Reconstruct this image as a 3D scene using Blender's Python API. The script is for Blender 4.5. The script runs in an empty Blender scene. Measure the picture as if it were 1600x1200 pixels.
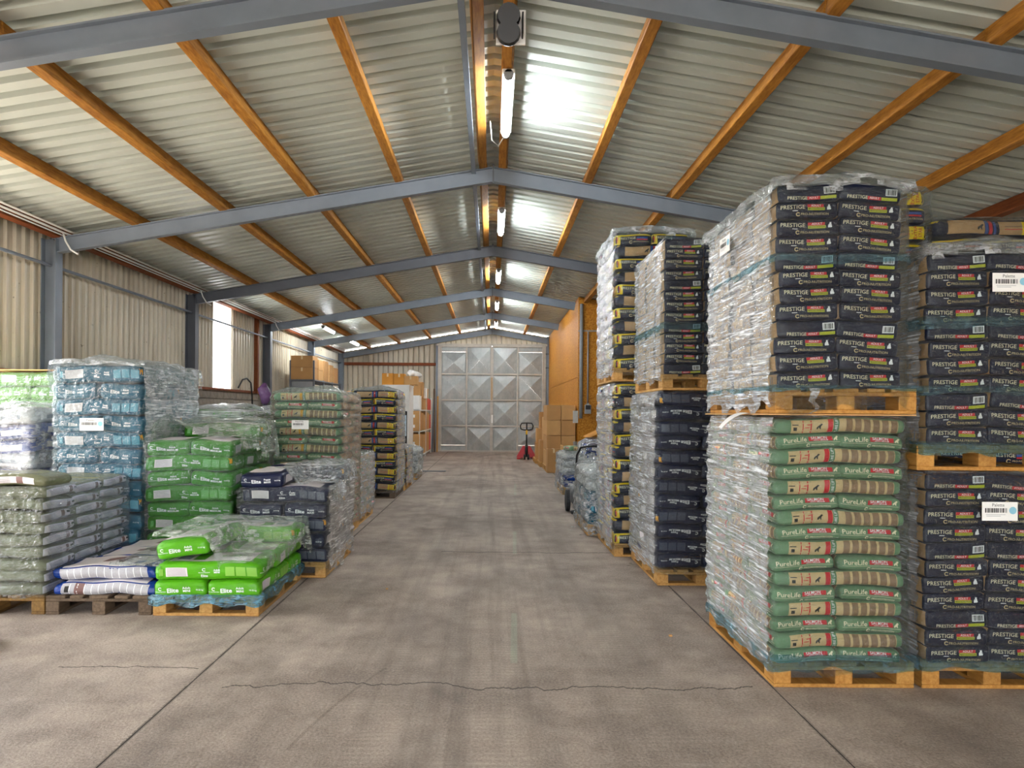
import bpy, math, random
from mathutils import Vector, Matrix, noise
R = math.radians
random.seed(7)
sc = bpy.context.scene
C = sc.collection

# ------------------------------------------------------------------ camera
F_PX, VPX, VPY, EYE = 1110.0, 768.0, 645.0, 1.55
cam_d = bpy.data.cameras.new('camera'); cam = bpy.data.objects.new('camera', cam_d); C.objects.link(cam)
cam_d.sensor_width = 36.0; cam_d.lens = F_PX / 1600 * 36
cam_d.shift_x = (800 - VPX) / 1600; cam_d.shift_y = (VPY - 600) / 1600
cam_d.clip_start = 0.05; cam_d.clip_end = 400
cam.location = (0, 0, EYE); cam.rotation_euler = (R(90), -R(0.42), 0)
sc.camera = cam
# ------------------------------------------------------------------ world, exposure
w = bpy.data.worlds.new('overcast_sky'); sc.world = w; w.use_nodes = True
bg = w.node_tree.nodes['Background']; bg.inputs['Color'].default_value = (0.97, 0.985, 1.0, 1); bg.inputs['Strength'].default_value = 4.2
vs = sc.view_settings; vs.view_transform = 'Standard'; vs.look = 'None'; vs.gamma = 1.0; vs.use_curve_mapping = False
vs.exposure = 1.3
sun_d = bpy.data.lights.new('sun', 'SUN'); sun_d.energy = 14.0; sun_d.angle = R(0.6); sun_d.color = (1.0, 0.98, 0.94)
sun = bpy.data.objects.new('sun', sun_d); C.objects.link(sun); sun.location = (-20, 4, 30); sun.rotation_euler = (0, -R(24), 0)   # from the left, high over the yard
LED = 82.0
sc.cycles.adaptive_threshold = 0.12
sc.cycles.max_bounces = 6; sc.cycles.diffuse_bounces = 3; sc.cycles.glossy_bounces = 2
sc.cycles.transparent_max_bounces = 12; sc.cycles.transmission_bounces = 4
sc.cycles.sample_clamp_indirect = 6.0
sc.cycles.caustics_reflective = False; sc.cycles.caustics_refractive = False

# ------------------------------------------------------------------ materials
def lin(h):
    h = h.lstrip('#'); v = [int(h[i:i+2], 16) / 255 for i in (0, 2, 4)]
    return tuple((c / 12.92 if c <= 0.04045 else ((c + 0.055) / 1.055) ** 2.4) for c in v) + (1,)
MATS = {}
class NT:
    def __init__(s, name):
        s.m = bpy.data.materials.new(name); s.m.use_nodes = True; s.t = s.m.node_tree
        s.t.nodes.clear(); s.out = s.n('ShaderNodeOutputMaterial')
    def n(s, typ, **kw):
        nd = s.t.nodes.new(typ)
        for k, v in kw.items():
            if k.startswith('i_'): nd.inputs[k[2:].replace('_', ' ')].default_value = v
            else: setattr(nd, k, v)
        return nd
    def l(s, a, b): s.t.links.new(a, b)
    def noise(s, vec, scale, detail=4, rough=0.55):
        nd = s.n('ShaderNodeTexNoise'); nd.inputs['Scale'].default_value = scale; nd.inputs['Detail'].default_value = detail
        nd.inputs['Roughness'].default_value = rough; s.l(vec, nd.inputs['Vector']); return nd.outputs['Fac']
    def mapping(s, vec, scale=(1, 1, 1), rot=(0, 0, 0), loc=(0, 0, 0)):
        nd = s.n('ShaderNodeMapping'); nd.inputs['Scale'].default_value = scale; nd.inputs['Rotation'].default_value = rot
        nd.inputs['Location'].default_value = loc; s.l(vec, nd.inputs['Vector']); return nd.outputs['Vector']
    def ramp(s, fac, stops):
        nd = s.n('ShaderNodeValToRGB'); e = nd.color_ramp.elements
        while len(e) < len(stops): e.new(0.5)
        for el, (p, c) in zip(e, stops):
            el.position = p; el.color = c if isinstance(c, tuple) else (c, c, c, 1)
        s.l(fac, nd.inputs['Fac']); return nd.outputs['Color']
    def math(s, op, a, b=None, clamp=False):
        nd = s.n('ShaderNodeMath', operation=op); nd.use_clamp = clamp
        for i, x in enumerate((a, b)):
            if x is None: continue
            if isinstance(x, (int, float)): nd.inputs[i].default_value = x
            else: s.l(x, nd.inputs[i])
        return nd.outputs[0]
    def mix(s, fac, a, b, blend='MIX'):
        nd = s.n('ShaderNodeMix', data_type='RGBA', blend_type=blend)
        for key, x in (('Factor', fac), ('A', a), ('B', b)):
            sock = [q for q in nd.inputs if q.name == key and (q.type == 'VALUE' if key == 'Factor' else q.type == 'RGBA')][0]
            if isinstance(x, (int, float)): sock.default_value = x
            elif isinstance(x, tuple): sock.default_value = x
            else: s.l(x, sock)
        return [q for q in nd.outputs if q.type == 'RGBA'][0]
    def bump(s, h, strength=0.3, dist=0.01):
        nd = s.n('ShaderNodeBump'); nd.inputs['Strength'].default_value = strength; nd.inputs['Distance'].default_value = dist
        s.l(h, nd.inputs['Height']); return nd.outputs['Normal']
    def coords(s, k='Object'):
        return s.n('ShaderNodeTexCoord').outputs[k]
    def principled(s, col, rough=0.5, metal=0.0, normal=None, spec=0.5):
        p = s.n('ShaderNodeBsdfPrincipled')
        for k, x in (('Base Color', col), ('Roughness', rough), ('Metallic', metal), ('Specular IOR Level', spec)):
            if isinstance(x, (int, float, tuple)): p.inputs[k].default_value = x
            else: s.l(x, p.inputs[k])
        if normal is not None: s.l(normal, p.inputs['Normal'])
        s.l(p.outputs[0], s.out.inputs['Surface']); return p

def plain(name, hexc, rough=0.5, metal=0.0, vary=0.12, nscale=6.0, bump=0.0, bscale=60.0, bdist=0.004, spec=0.5, stretch=(1, 1, 1)):
    if name in MATS: return MATS[name]
    t = NT(name); co = t.coords(); c = lin(hexc)
    f = t.noise(t.mapping(co, stretch), nscale, 5)
    dark = tuple(x * (1 - vary) for x in c[:3]) + (1,); lite = tuple(min(1, x * (1 + vary)) for x in c[:3]) + (1,)
    col = t.ramp(f, [(0.3, dark), (0.7, lite)])
    nm = t.bump(t.noise(t.mapping(co, stretch), bscale, 3), bump, bdist) if bump else None
    t.principled(col, rough, metal, nm, spec)
    MATS[name] = t.m; return t.m

def plastic(name, hexc, rough=0.32, bump=0.55):
    """printed woven/plastic food sack skin with creases"""
    if name in MATS: return MATS[name]
    t = NT(name); co = t.coords(); inf = t.n('ShaderNodeObjectInfo')
    off = t.n('ShaderNodeVectorMath', operation='ADD'); t.l(co, off.inputs[0])
    sc3 = t.n('ShaderNodeVectorMath', operation='SCALE'); sc3.inputs['Scale'].default_value = 37.0
    t.l(inf.outputs['Random'], sc3.inputs[0]); t.l(sc3.outputs[0], off.inputs[1]); v = off.outputs[0]
    c = lin(hexc)
    f = t.noise(v, 5, 4)
    col = t.ramp(f, [(0.3, tuple(x * 0.82 for x in c[:3]) + (1,)), (0.7, tuple(min(1, x * 1.15) for x in c[:3]) + (1,))])
    h1 = t.noise(t.mapping(v, (1, 1, 2.2)), 9, 3, 0.5)
    h2 = t.noise(t.mapping(v, (1, 1, 3), (0.3, 0.2, 0.5)), 26, 3, 0.6)
    h = t.math('ADD', h1, t.math('MULTIPLY', h2, 0.35))
    t.principled(col, rough, 0, t.bump(h, bump, 0.02), 0.35)
    MATS[name] = t.m; return t.m

def wood(name, h1, h2, rough=0.65):
    if name in MATS: return MATS[name]
    t = NT(name); co = t.coords(); inf = t.n('ShaderNodeObjectInfo')
    off = t.n('ShaderNodeVectorMath', operation='ADD'); t.l(co, off.inputs[0])
    sc3 = t.n('ShaderNodeVectorMath', operation='SCALE'); sc3.inputs['Scale'].default_value = 19.0
    t.l(inf.outputs['Random'], sc3.inputs[0]); t.l(sc3.outputs[0], off.inputs[1]); v = off.outputs[0]
    g = t.noise(t.mapping(v, (9, 1.2, 9)), 5, 6, 0.65); k = t.noise(v, 2.5, 3)
    f = t.math('ADD', t.math('MULTIPLY', g, 0.7), t.math('MULTIPLY', k, 0.3))
    col = t.ramp(f, [(0.32, lin(h1)), (0.62, lin(h2))])
    tint = t.ramp(inf.outputs['Random'], [(0.0, 0.72), (1.0, 1.0)])
    col = t.mix(1.0, col, tint, 'MULTIPLY')
    t.principled(col, rough, 0, t.bump(g, 0.25, 0.004), 0.3)
    MATS[name] = t.m; return t.m

def film_mat(name, tint='#eef4f4', haze=0.10, gloss=1.0, scale=1.0, haze_col='#e9edf0', streak=False):
    """stretch-wrap plastic: clear with crumple highlights and milky haze for folds, overlap and painted side sheen"""
    if name in MATS: return MATS[name]
    t = NT(name); co = t.coords()
    d1 = t.noise(t.mapping(co, (4 * scale, 4 * scale, 22 * scale), (0.35, 0.35, 0.2)), 1.6, 5, 0.62)
    d2 = t.noise(t.mapping(co, (9 * scale, 9 * scale, 9 * scale), (0.9, 0.2, 0.4)), 1.4, 4, 0.6)
    ridge = t.math('SUBTRACT', 1.0, t.math('MULTIPLY', t.math('ABSOLUTE', t.math('SUBTRACT', d1, 0.5)), 5.0), True)
    if streak:
        d3 = t.noise(t.mapping(co, (2.2, 2.2, 46), (0.22, 0.12, 0.0)), 1.5, 5, 0.68)
        d1 = d3; h = t.math('ADD', d3, t.math('MULTIPLY', d2, 0.35)); ridge = t.ramp(d3, [(0.44, 0.0), (0.62, 1.0)])
        nm = t.bump(h, 0.5, 0.016)
    else:
        vo = t.n('ShaderNodeTexVoronoi', feature='DISTANCE_TO_EDGE'); vo.inputs['Scale'].default_value = 1.0
        wp = t.n('ShaderNodeVectorMath', operation='ADD'); t.l(t.mapping(co, (14 * scale, 14 * scale, 30 * scale), (0.5, 0.3, 0.2)), wp.inputs[0])
        nc = t.n('ShaderNodeTexNoise'); nc.inputs['Scale'].default_value = 9.0; t.l(co, nc.inputs['Vector']); t.l(nc.outputs['Color'], wp.inputs[1]); t.l(wp.outputs[0], vo.inputs['Vector'])
        cr = t.math('MULTIPLY', t.math('MINIMUM', vo.outputs['Distance'], 0.35), t.ramp(d2, [(0.4, 0.15), (0.6, 1.0)]))
        h = t.math('ADD', t.math('ADD', t.math('MULTIPLY', d1, 0.9), d2), t.math('MULTIPLY', cr, 0.8))
        nm = t.bump(h, 0.85, 0.05)
    tr = t.n('ShaderNodeBsdfTransparent'); tr.inputs['Color'].default_value = lin(tint)
    gl = t.n('ShaderNodeBsdfGlossy'); gl.inputs['Roughness'].default_value = 0.06; gl.inputs['Color'].default_value = (1, 1, 1, 1); t.l(nm, gl.inputs['Normal'])
    df = t.n('ShaderNodeBsdfDiffuse'); df.inputs['Color'].default_value = lin(haze_col); t.l(nm, df.inputs['Normal'])
    fr = t.n('ShaderNodeFresnel'); fr.inputs['IOR'].default_value = 1.55; t.l(nm, fr.inputs['Normal'])
    fac_g = t.math('MINIMUM', t.math('MULTIPLY', fr.outputs[0], gloss), 0.42)
    patch = t.ramp(d2, [(0.36, 0.62), (0.62, 1.0)] if streak else [(0.42, 0.25), (0.66, 1.0)])
    fac_h = t.math('MULTIPLY', t.math('ADD', t.math('MULTIPLY', t.math('POWER', ridge, 3.0), 0.9), 0.45), t.math('MULTIPLY', patch, haze * 1.5), True)
    m1 = t.n('ShaderNodeMixShader'); t.l(fac_h, m1.inputs[0]); t.l(tr.outputs[0], m1.inputs[1]); t.l(df.outputs[0], m1.inputs[2])
    m2 = t.n('ShaderNodeMixShader'); t.l(fac_g, m2.inputs[0]); t.l(m1.outputs[0], m2.inputs[1]); t.l(gl.outputs[0], m2.inputs[2])
    t.l(m2.outputs[0], t.out.inputs['Surface'])
    MATS[name] = t.m; return t.m

def emission(name, col, strength):
    if name in MATS: return MATS[name]
    t = NT(name); e = t.n('ShaderNodeEmission'); e.inputs['Color'].default_value = col; e.inputs['Strength'].default_value = strength
    t.l(e.outputs[0], t.out.inputs['Surface']); MATS[name] = t.m; return t.m

def concrete_floor():
    t = NT('worn_concrete'); co = t.n('ShaderNodeNewGeometry').outputs['Position']
    big = t.noise(co, 0.55, 5, 0.6); mid = t.noise(co, 3.0, 6, 0.65); fine = t.noise(co, 70, 3, 0.7); grit = t.noise(co, 110, 2, 0.6)
    tr = t.noise(t.mapping(co, (5.5, 0.16, 1)), 1.0, 4, 0.6)            # tyre streaks along the aisle
    wear = t.noise(t.mapping(co, (1.3, 0.45, 1), loc=(3, 1, 0)), 1.4, 5, 0.6)
    f = t.math('ADD', t.math('MULTIPLY', big, 0.35), t.math('ADD', t.math('MULTIPLY', mid, 0.32), t.math('MULTIPLY', fine, 0.33)))
    col = t.ramp(f, [(0.41, lin('#7f736a')), (0.5, lin('#a19388')), (0.59, lin('#bcae a1'.replace(' ', '')))])
    sep = t.n('ShaderNodeSeparateXYZ'); t.l(co, sep.inputs[0]); X, Y = sep.outputs[0], sep.outputs[1]
    lane = t.math('SUBTRACT', 1.0, t.math('MULTIPLY', t.math('ABSOLUTE', X), 0.75), True)
    dk = t.math('MULTIPLY', t.ramp(tr, [(0.47, 0.0), (0.62, 1.0)]), t.math('ADD', t.math('MULTIPLY', lane, 0.6), 0.1))
    col = t.mix(t.math('MULTIPLY', dk, 0.6), col, lin('#5d554f'))
    col = t.mix(t.math('MULTIPLY', t.ramp(wear, [(0.5, 0.0), (0.66, 1.0)]), 0.42), col, lin('#625a55'))
    sp = t.ramp(grit, [(0.66, 0.0), (0.72, 1.0)])
    col = t.mix(t.math('MULTIPLY', sp, 0.55), col, lin('#cdbfae'))
    # tyre tread ripple bands
    wv = t.n('ShaderNodeTexWave', wave_type='BANDS', bands_direction='Y'); wv.inputs['Scale'].default_value = 7.0
    wv.inputs['Distortion'].default_value = 3.0; wv.inputs['Detail'].default_value = 2.0; t.l(co, wv.inputs['Vector'])
    def band(x0, hw):
        return t.math('SUBTRACT', 1.0, t.math('DIVIDE', t.math('ABSOLUTE', t.math('SUBTRACT', X, x0)), hw), True)
    tread = t.math('MULTIPLY', wv.outputs['Fac'], t.math('MULTIPLY', t.math('MAXIMUM', band(0.0, 0.5), t.math('MAXIMUM', band(0.85, 0.35), band(-0.6, 0.3))), t.ramp(mid, [(0.4, 0.0), (0.6, 1.0)])))
    col = t.mix(t.math('MULTIPLY', tread, 0.3), col, lin('#6c625b'))
    # cracks
    wob = t.math('MULTIPLY', t.math('SUBTRACT', t.noise(t.mapping(co, (1, 0.05, 1)), 2.2, 6, 0.6), 0.5), 0.5)
    def crack(y0, w0, x0, x1, amp=1.0):
        d = t.math('ABSOLUTE', t.math('SUBTRACT', t.math('SUBTRACT', Y, y0), t.math('MULTIPLY', wob, amp)))
        m = t.math('LESS_THAN', d, w0)
        inr = t.math('MULTIPLY', t.math('GREATER_THAN', X, x0), t.math('LESS_THAN', X, x1))
        return t.math('MULTIPLY', m, inr)
    ck = t.math('MAXIMUM', crack(4.02, 0.007, -1.5, 1.5), t.math('MAXIMUM', crack(7.9, 0.012, -0.55, 1.45, 0.6), crack(4.28, 0.006, -2.6, -1.75, 0.5)))
    col = t.mix(t.math('MULTIPLY', ck, 0.8), col, lin('#2f2a27'))
    for xj in (-1.70, 1.61):
        ed = t.math('MULTIPLY', t.math('LESS_THAN', t.math('ABSOLUTE', t.math('SUBTRACT', X, t.math('ADD', t.math('MULTIPLY', t.math('SUBTRACT', fine, 0.5), 0.03), xj))), 0.012), t.ramp(mid, [(0.42, 0.0), (0.55, 1.0)]))
        col = t.mix(t.math('MULTIPLY', ed, 0.55), col, lin('#3a3430'))
    # curved skid mark
    skx = t.math('ADD', t.math('MULTIPLY', t.math('POWER', t.math('SUBTRACT', Y, 2.6), 2.0), 0.12), -0.98)
    sk = t.math('MULTIPLY', t.math('LESS_THAN', t.math('ABSOLUTE', t.math('SUBTRACT', X, t.math('ADD', skx, t.math('MULTIPLY', wob, 0.15)))), 0.009), t.math('MULTIPLY', t.math('GREATER_THAN', Y, 3.25), t.math('LESS_THAN', Y, 4.3)))
    col = t.mix(t.math('MULTIPLY', sk, t.math('MULTIPLY', t.ramp(fine, [(0.45, 0.0), (0.6, 1.0)]), 0.6)), col, lin('#37322f'))
    # faint green chalk dashes
    gx = t.math('MULTIPLY', Y, 0.034)
    g = t.math('LESS_THAN', t.math('ABSOLUTE', t.math('SUBTRACT', X, gx)), 0.022)
    rng = None
    for a, b in ((4.4, 5.5), (7.8, 9.3), (13.4, 15.6)):
        q = t.math('MULTIPLY', t.math('GREATER_THAN', Y, a), t.math('LESS_THAN', Y, b)); rng = q if rng is None else t.math('MAXIMUM', rng, q)
    col = t.mix(t.math('MULTIPLY', t.math('MULTIPLY', g, rng), t.math('MULTIPLY', mid, 0.45)), col, lin('#9db6a0'))
    h = t.math('ADD', t.math('MULTIPLY', fine, 0.6), t.math('ADD', t.math('MULTIPLY', mid, 0.8), t.math('MULTIPLY', ck, -2.0)))
    t.principled(col, t.math('ADD', t.math('MULTIPLY', mid, 0.2), 0.6), 0, t.bump(h, 0.5, 0.012), 0.25)
    MATS['floor'] = t.m; return t.m

def sheet_metal(name, base, dirt, streak=True):
    t = NT(name); co = t.n('ShaderNodeNewGeometry').outputs['Position']
    a = t.noise(t.mapping(co, (3.0, 3.0, 0.35)), 1.6, 5, 0.6); s = t.noise(co, 9.0, 4, 0.7)
    col = t.ramp(t.noise(co, 0.8, 3), [(0.35, tuple(x * 0.85 for x in lin(base)[:3]) + (1,)), (0.65, lin(base))])
    if streak:
        col = t.mix(t.math('MULTIPLY', t.ramp(a, [(0.5, 0.0), (0.72, 1.0)]), 0.55), col, lin(dirt))
        col = t.mix(t.math('MULTIPLY', t.ramp(s, [(0.66, 0.0), (0.72, 1.0)]), 0.75), col, lin('#5a4b3c'))
    t.principled(col, 0.36, 0.0, None, 0.5)
    MATS[name] = t.m; return t.m

def galvanised():
    t = NT('galvanised_sheet'); co = t.coords()
    inf = t.n('ShaderNodeObjectInfo')
    v = t.n('ShaderNodeTexVoronoi'); v.inputs['Scale'].default_value = 9.0; t.l(co, v.inputs['Vector'])
    n1 = t.noise(co, 2.5, 6, 0.7); n2 = t.noise(t.mapping(co, (6, 6, 0.7)), 3, 5, 0.65)
    col = t.ramp(n1, [(0.3, lin('#9aa0a0')), (0.55, lin('#b3b8b7')), (0.75, lin('#c6c8c2'))])
    col = t.mix(t.math('MULTIPLY', t.ramp(n2, [(0.55, 0.0), (0.7, 1.0)]), 0.3), col, lin('#6f7373'))
    col = t.mix(1.0, col, t.ramp(inf.outputs['Random'], [(0, 0.88), (1, 1.0)]), 'MULTIPLY')
    t.principled(col, t.math('ADD', t.math('MULTIPLY', n1, 0.25), 0.32), 0.4, t.bump(n2, 0.12, 0.01))
    MATS['galv'] = t.m; return t.m

def osb():
    t = NT('oriented_strand_board'); co = t.n('ShaderNodeNewGeometry').outputs['Position']
    v = t.n('ShaderNodeTexVoronoi'); v.inputs['Scale'].default_value = 34.0; v.inputs['Randomness'].default_value = 1.0
    t.l(t.mapping(co, (1.0, 1.0, 1.6), (0.5, 0.4, 0.2)), v.inputs['Vector'])
    sepc = t.n('ShaderNodeSeparateColor'); t.l(v.outputs['Color'], sepc.inputs[0])
    n1 = t.noise(t.mapping(co, (14, 14, 5)), 3, 4, 0.7)
    f = t.math('ADD', t.math('MULTIPLY', sepc.outputs[0], 0.55), t.math('MULTIPLY', n1, 0.45))
    col = t.ramp(f, [(0.2, lin('#9c5f10')), (0.5, lin('#b9791f')), (0.8, lin('#cc9133'))])
    t.principled(col, 0.6, 0, None, 0.3); MATS['osb'] = t.m; return t.m

def translucent_panel():
    t = NT('translucent_sheet'); a = t.n('ShaderNodeBsdfTranslucent'); a.inputs['Color'].default_value = (0.95, 0.97, 1, 1)
    b = t.n('ShaderNodeBsdfTransparent'); b.inputs['Color'].default_value = (0.9, 0.93, 0.97, 1)
    m = t.n('ShaderNodeMixShader'); m.inputs[0].default_value = 0.12
    t.l(a.outputs[0], m.inputs[1]); t.l(b.outputs[0], m.inputs[2]); t.l(m.outputs[0], t.out.inputs['Surface'])
    MATS['panel'] = t.m; return t.m

concrete_floor(); galvanised(); osb(); translucent_panel()
sheet_metal('roof_sheet', '#cdd4cb', '#a49d8c', False)
sheet_metal('wall_sheet', '#cdc3ae', '#8d7f6a')
STEEL = plain('painted_steel', '#7a838e', 0.45, 0.2, 0.1, 3)
STEEL_D = plain('dark_painted_steel', '#5e626a', 0.5, 0.2, 0.1, 3)
PURLIN = wood('amber_timber', '#8a5216', '#c98b36')
PURLIN_R = wood('red_brown_timber', '#6b3317', '#8f4d24')
PINE = wood('pallet_pine', '#a9763c', '#d5a764', 0.7)
PINE2 = wood('pallet_amber_pine', '#a0682a', '#d09a50', 0.65)
OLDW = wood('weathered_pallet_wood', '#4b3d31', '#7a6754', 0.85)
CARD = plain('cardboard', '#b98d5c', 0.8, 0, 0.08, 3, 0.1, 40, spec=0.2)
CARD2 = plain('cardboard_tan', '#c79b66', 0.8, 0, 0.08, 3, 0.1, 40, spec=0.2)
CARD3 = plain('cardboard_orange', '#cf8f3e', 0.8, 0, 0.08, 3, 0.1, 40, spec=0.2)
BLACK = plain('black_plastic', '#17181a', 0.45, 0, 0.2)
RUBBER = plain('dark_rubber', '#232427', 0.75, 0, 0.2)
WHITE = plain('white_paint', '#e4e4e0', 0.5, 0, 0.05)
PAPER = plain('white_paper', '#f0efeb', 0.7, 0, 0.03)
RED = plain('red_paint', '#b3202a', 0.4, 0, 0.1)
YEL = plain('yellow_paint', '#e3b714', 0.45, 0, 0.08)
GREY = plain('grey_plastic', '#8f9294', 0.5, 0, 0.08)
BLOCK = plain('concrete_block', '#8d867c', 0.9, 0, 0.18, 8, 0.4, 60, spec=0.2)
MORTAR = plain('mortar', '#a39d92', 0.9, 0, 0.15, 8)
TUBE = emission('led_tube', (0.90, 0.96, 1.0, 1), LED)
F_CLEAR = film_mat('clear_stretch_film', haze=0.012, gloss=1.0)
F_SIDE = film_mat('layered_sheen_film', haze=0.54, streak=True)  # side haze: wrap layers plus grazing-angle sheen painted in as white
F_TOP = film_mat('loose_stretch_film', haze=0.32, scale=0.6)
F_TEAL = film_mat('teal_tinted_film', tint='#b5dbe6', haze=0.12, haze_col='#a9dcea')
F_MESS = film_mat('crumpled_film', haze=0.42, scale=1.2)
F_GREENISH = film_mat('milky_loose_film', haze=0.40, scale=0.5, haze_col='#dfe9dc')

# ------------------------------------------------------------------ mesh helpers
class MB:
    def __init__(s): s.v = []; s.f = []; s.m = []
    def box(s, c, d, rot=None, mi=0, bev=0.0):
        x, y, z = (q / 2 for q in d); base = len(s.v)
        if bev > 0:
            # chamfered box: 24 verts
            b = min(bev, x * 0.9, y * 0.9, z * 0.9); P = []
            for sx in (-1, 1):
                for sy in (-1, 1):
                    for sz in (-1, 1):
                        P += [(sx * x, sy * (y - b), sz * (z - b)), (sx * (x - b), sy * y, sz * (z - b)), (sx * (x - b), sy * (y - b), sz * z)]
            def I(sx, sy, sz, k): return base + (((sx > 0) * 2 + (sy > 0)) * 2 + (sz > 0)) * 3 + k
            F = []
            for a in (-1, 1):
                F.append([I(a, -1, -1, 0), I(a, 1, -1, 0), I(a, 1, 1, 0), I(a, -1, 1, 0)][::a])
                F.append([I(-1, a, -1, 1), I(-1, a, 1, 1), I(1, a, 1, 1), I(1, a, -1, 1)][::a])
                F.append([I(-1, -1, a, 2), I(1, -1, a, 2), I(1, 1, a, 2), I(-1, 1, a, 2)][::a])
            for a in (-1, 1):
                for c2 in (-1, 1):
                    k = a * c2
                    F.append([I(a, c2, -1, 0), I(a, c2, -1, 1), I(a, c2, 1, 1), I(a, c2, 1, 0)][::k])
                    F.append([I(a, -1, c2, 0), I(a, 1, c2, 0), I(a, 1, c2, 2), I(a, -1, c2, 2)][::k])
                    F.append([I(-1, a, c2, 1), I(-1, a, c2, 2), I(1, a, c2, 2), I(1, a, c2, 1)][::k])
                    for sz in (-1, 1):
                        F.append([I(a, c2, sz, 0), I(a, c2, sz, 1), I(a, c2, sz, 2)][::a * c2 * sz])
        else:
            P = [(sx * x, sy * y, sz * z) for sx in (-1, 1) for sy in (-1, 1) for sz in (-1, 1)]
            F = [[base + i for i in q] for q in ((0, 1, 3, 2), (4, 6, 7, 5), (0, 4, 5, 1), (2, 3, 7, 6), (0, 2, 6, 4), (1, 5, 7, 3))]
        M = rot if rot is not None else Matrix.Identity(3)
        cv = Vector(c)
        s.v += [tuple(M @ Vector(p) + cv) for p in P]; s.f += F; s.m += [mi] * len(F); return s
    def tube(s, pts, r, seg=8, mi=0, cap=True):
        pts = [Vector(p) for p in pts]; rs = r if isinstance(r, (list, tuple)) else [r] * len(pts); base = len(s.v); n = len(pts)
        up = Vector((0.13, 0.21, 0.97)); prev = None
        for i, p in enumerate(pts):
            t = (pts[min(i + 1, n - 1)] - pts[max(i - 1, 0)]).normalized()
            a = t.cross(up) if prev is None else prev - t * prev.dot(t)
            if a.length < 1e-4: a = t.cross(Vector((1, 0, 0)))
            a.normalize(); b = t.cross(a); prev = a
            for k in range(seg):
                th = 2 * math.pi * k / seg; s.v.append(tuple(p + rs[i] * (math.cos(th) * a + math.sin(th) * b)))
        for i in range(n - 1):
            for k in range(seg):
                q = (k + 1) % seg
                s.f.append([base + i * seg + k, base + i * seg + q, base + (i + 1) * seg + q, base + (i + 1) * seg + k]); s.m.append(mi)
        if cap:
            s.f.append([base + k for k in range(seg)][::-1]); s.f.append([base + (n - 1) * seg + k for k in range(seg)]); s.m += [mi, mi]
        return s
    def prism(s, poly, y0, y1, mi=0, M=None):
        """poly in (x,z), extruded along y"""
        base = len(s.v); n = len(poly); M = M or Matrix.Identity(4)
        for y in (y0, y1):
            for (x, z) in poly: s.v.append(tuple(M @ Vector((x, y, z))))
        s.f.append(list(range(base, base + n))); s.f.append(list(range(base + n, base + 2 * n))[::-1]); s.m += [mi, mi]
        for k in range(n):
            q = (k + 1) % n; s.f.append([base + k, base + n + k, base + n + q, base + q]); s.m.append(mi)
        return s
    def quad(s, *p, mi=0):
        b = len(s.v); s.v += [tuple(q) for q in p]; s.f.append(list(range(b, b + len(p)))); s.m.append(mi); return s
    def grid(s, P, mi=0):
        """P: rows of points"""
        b = len(s.v); nr, nc = len(P), len(P[0])
        for row in P: s.v += [tuple(q) for q in row]
        for i in range(nr - 1):
            for j in range(nc - 1):
                k = b + i * nc + j
                s.f.append([k, k + 1, k + nc + 1, k + nc]); s.m.append(mi(i, j) if callable(mi) else mi)
        return s
    def mesh(s, name, mats, smooth=False):
        me = bpy.data.meshes.new(name); me.from_pydata(s.v, [], s.f)
        for m in (mats if isinstance(mats, (list, tuple)) else [mats]): me.materials.append(m)
        me.polygons.foreach_set('material_index', s.m)
        if smooth: me.polygons.foreach_set('use_smooth', [True] * len(me.polygons))
        me.update(); return me
    def build(s, name, mats, parent=None, loc=(0, 0, 0), smooth=False, rz=0):
        return link(name, s.mesh(name, mats, smooth), parent, loc, rz)
def link(name, me, parent=None, loc=(0, 0, 0), rz=0):
    o = bpy.data.objects.new(name, me); C.objects.link(o); o.location = loc
    o.rotation_euler = (0, 0, rz)
    if parent is not None: o.parent = parent
    return o
def tag(o, label=None, cat=None, group=None, kind=None):
    if label: o['label'] = label
    if cat: o['category'] = cat
    if group: o['group'] = group
    if kind: o['kind'] = kind
    return o
def empty(name, loc=(0, 0, 0), rz=0):
    o = link(name, None, None, loc, rz); o.empty_display_size = 0.1; return o
BOXC = {}
def box_obj(name, c, d, mat, parent=None, bev=0.004, rz=0):
    key = (tuple(round(q, 4) for q in d), mat.name, bev)
    if key not in BOXC: BOXC[key] = MB().box((0, 0, 0), d, bev=bev).mesh(name, mat)
    return link(name, BOXC[key], parent, c, rz)
def cable(name, pts, r, mat, label, cat='cable', group=None):
    return tag(MB().tube(pts, r, 6).build(name, mat, smooth=True), label, cat, group)

# ------------------------------------------------------------------ the building shell
HW = 6.1; Y0, Y1 = -4.6, 28.6
FRAMES = [-3.7, 0.75, 5.2, 9.62, 14.13, 18.9, 23.5, 28.15]
SL = 0.17; RB, RH, PH = 4.67, 0.2, 0.15          # rafter bottom at ridge, rafter height, purlin height
def ztop(x): return RB + RH + PH - SL * abs(x)
ang = math.atan(SL)

floor = tag(MB().box((0, 11.5, -0.13), (60, 80, 0.2)).build('floor', plain('yard_gravel', '#9d948a', 0.95)), kind='structure')
xs = [-6.1, -1.70, 1.61, 6.1]
for i in range(3):
    ys = [Y0, 28.6]
    a, b = xs[i] + 0.004, xs[i + 1] - 0.004
    m = MB()
    m.box(((a + b) / 2, (ys[0] + ys[1]) / 2, -0.015), (b - a, ys[1] - ys[0], 0.03))
    m.build('concrete_slab', MATS['floor'], floor)

for xj in xs[1:3]: MB().box((xj, 12, -0.004), (0.008, 33, 0.006)).build('joint_filler', plain('joint_filler', '#2c2825', 0.95), floor)

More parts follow.
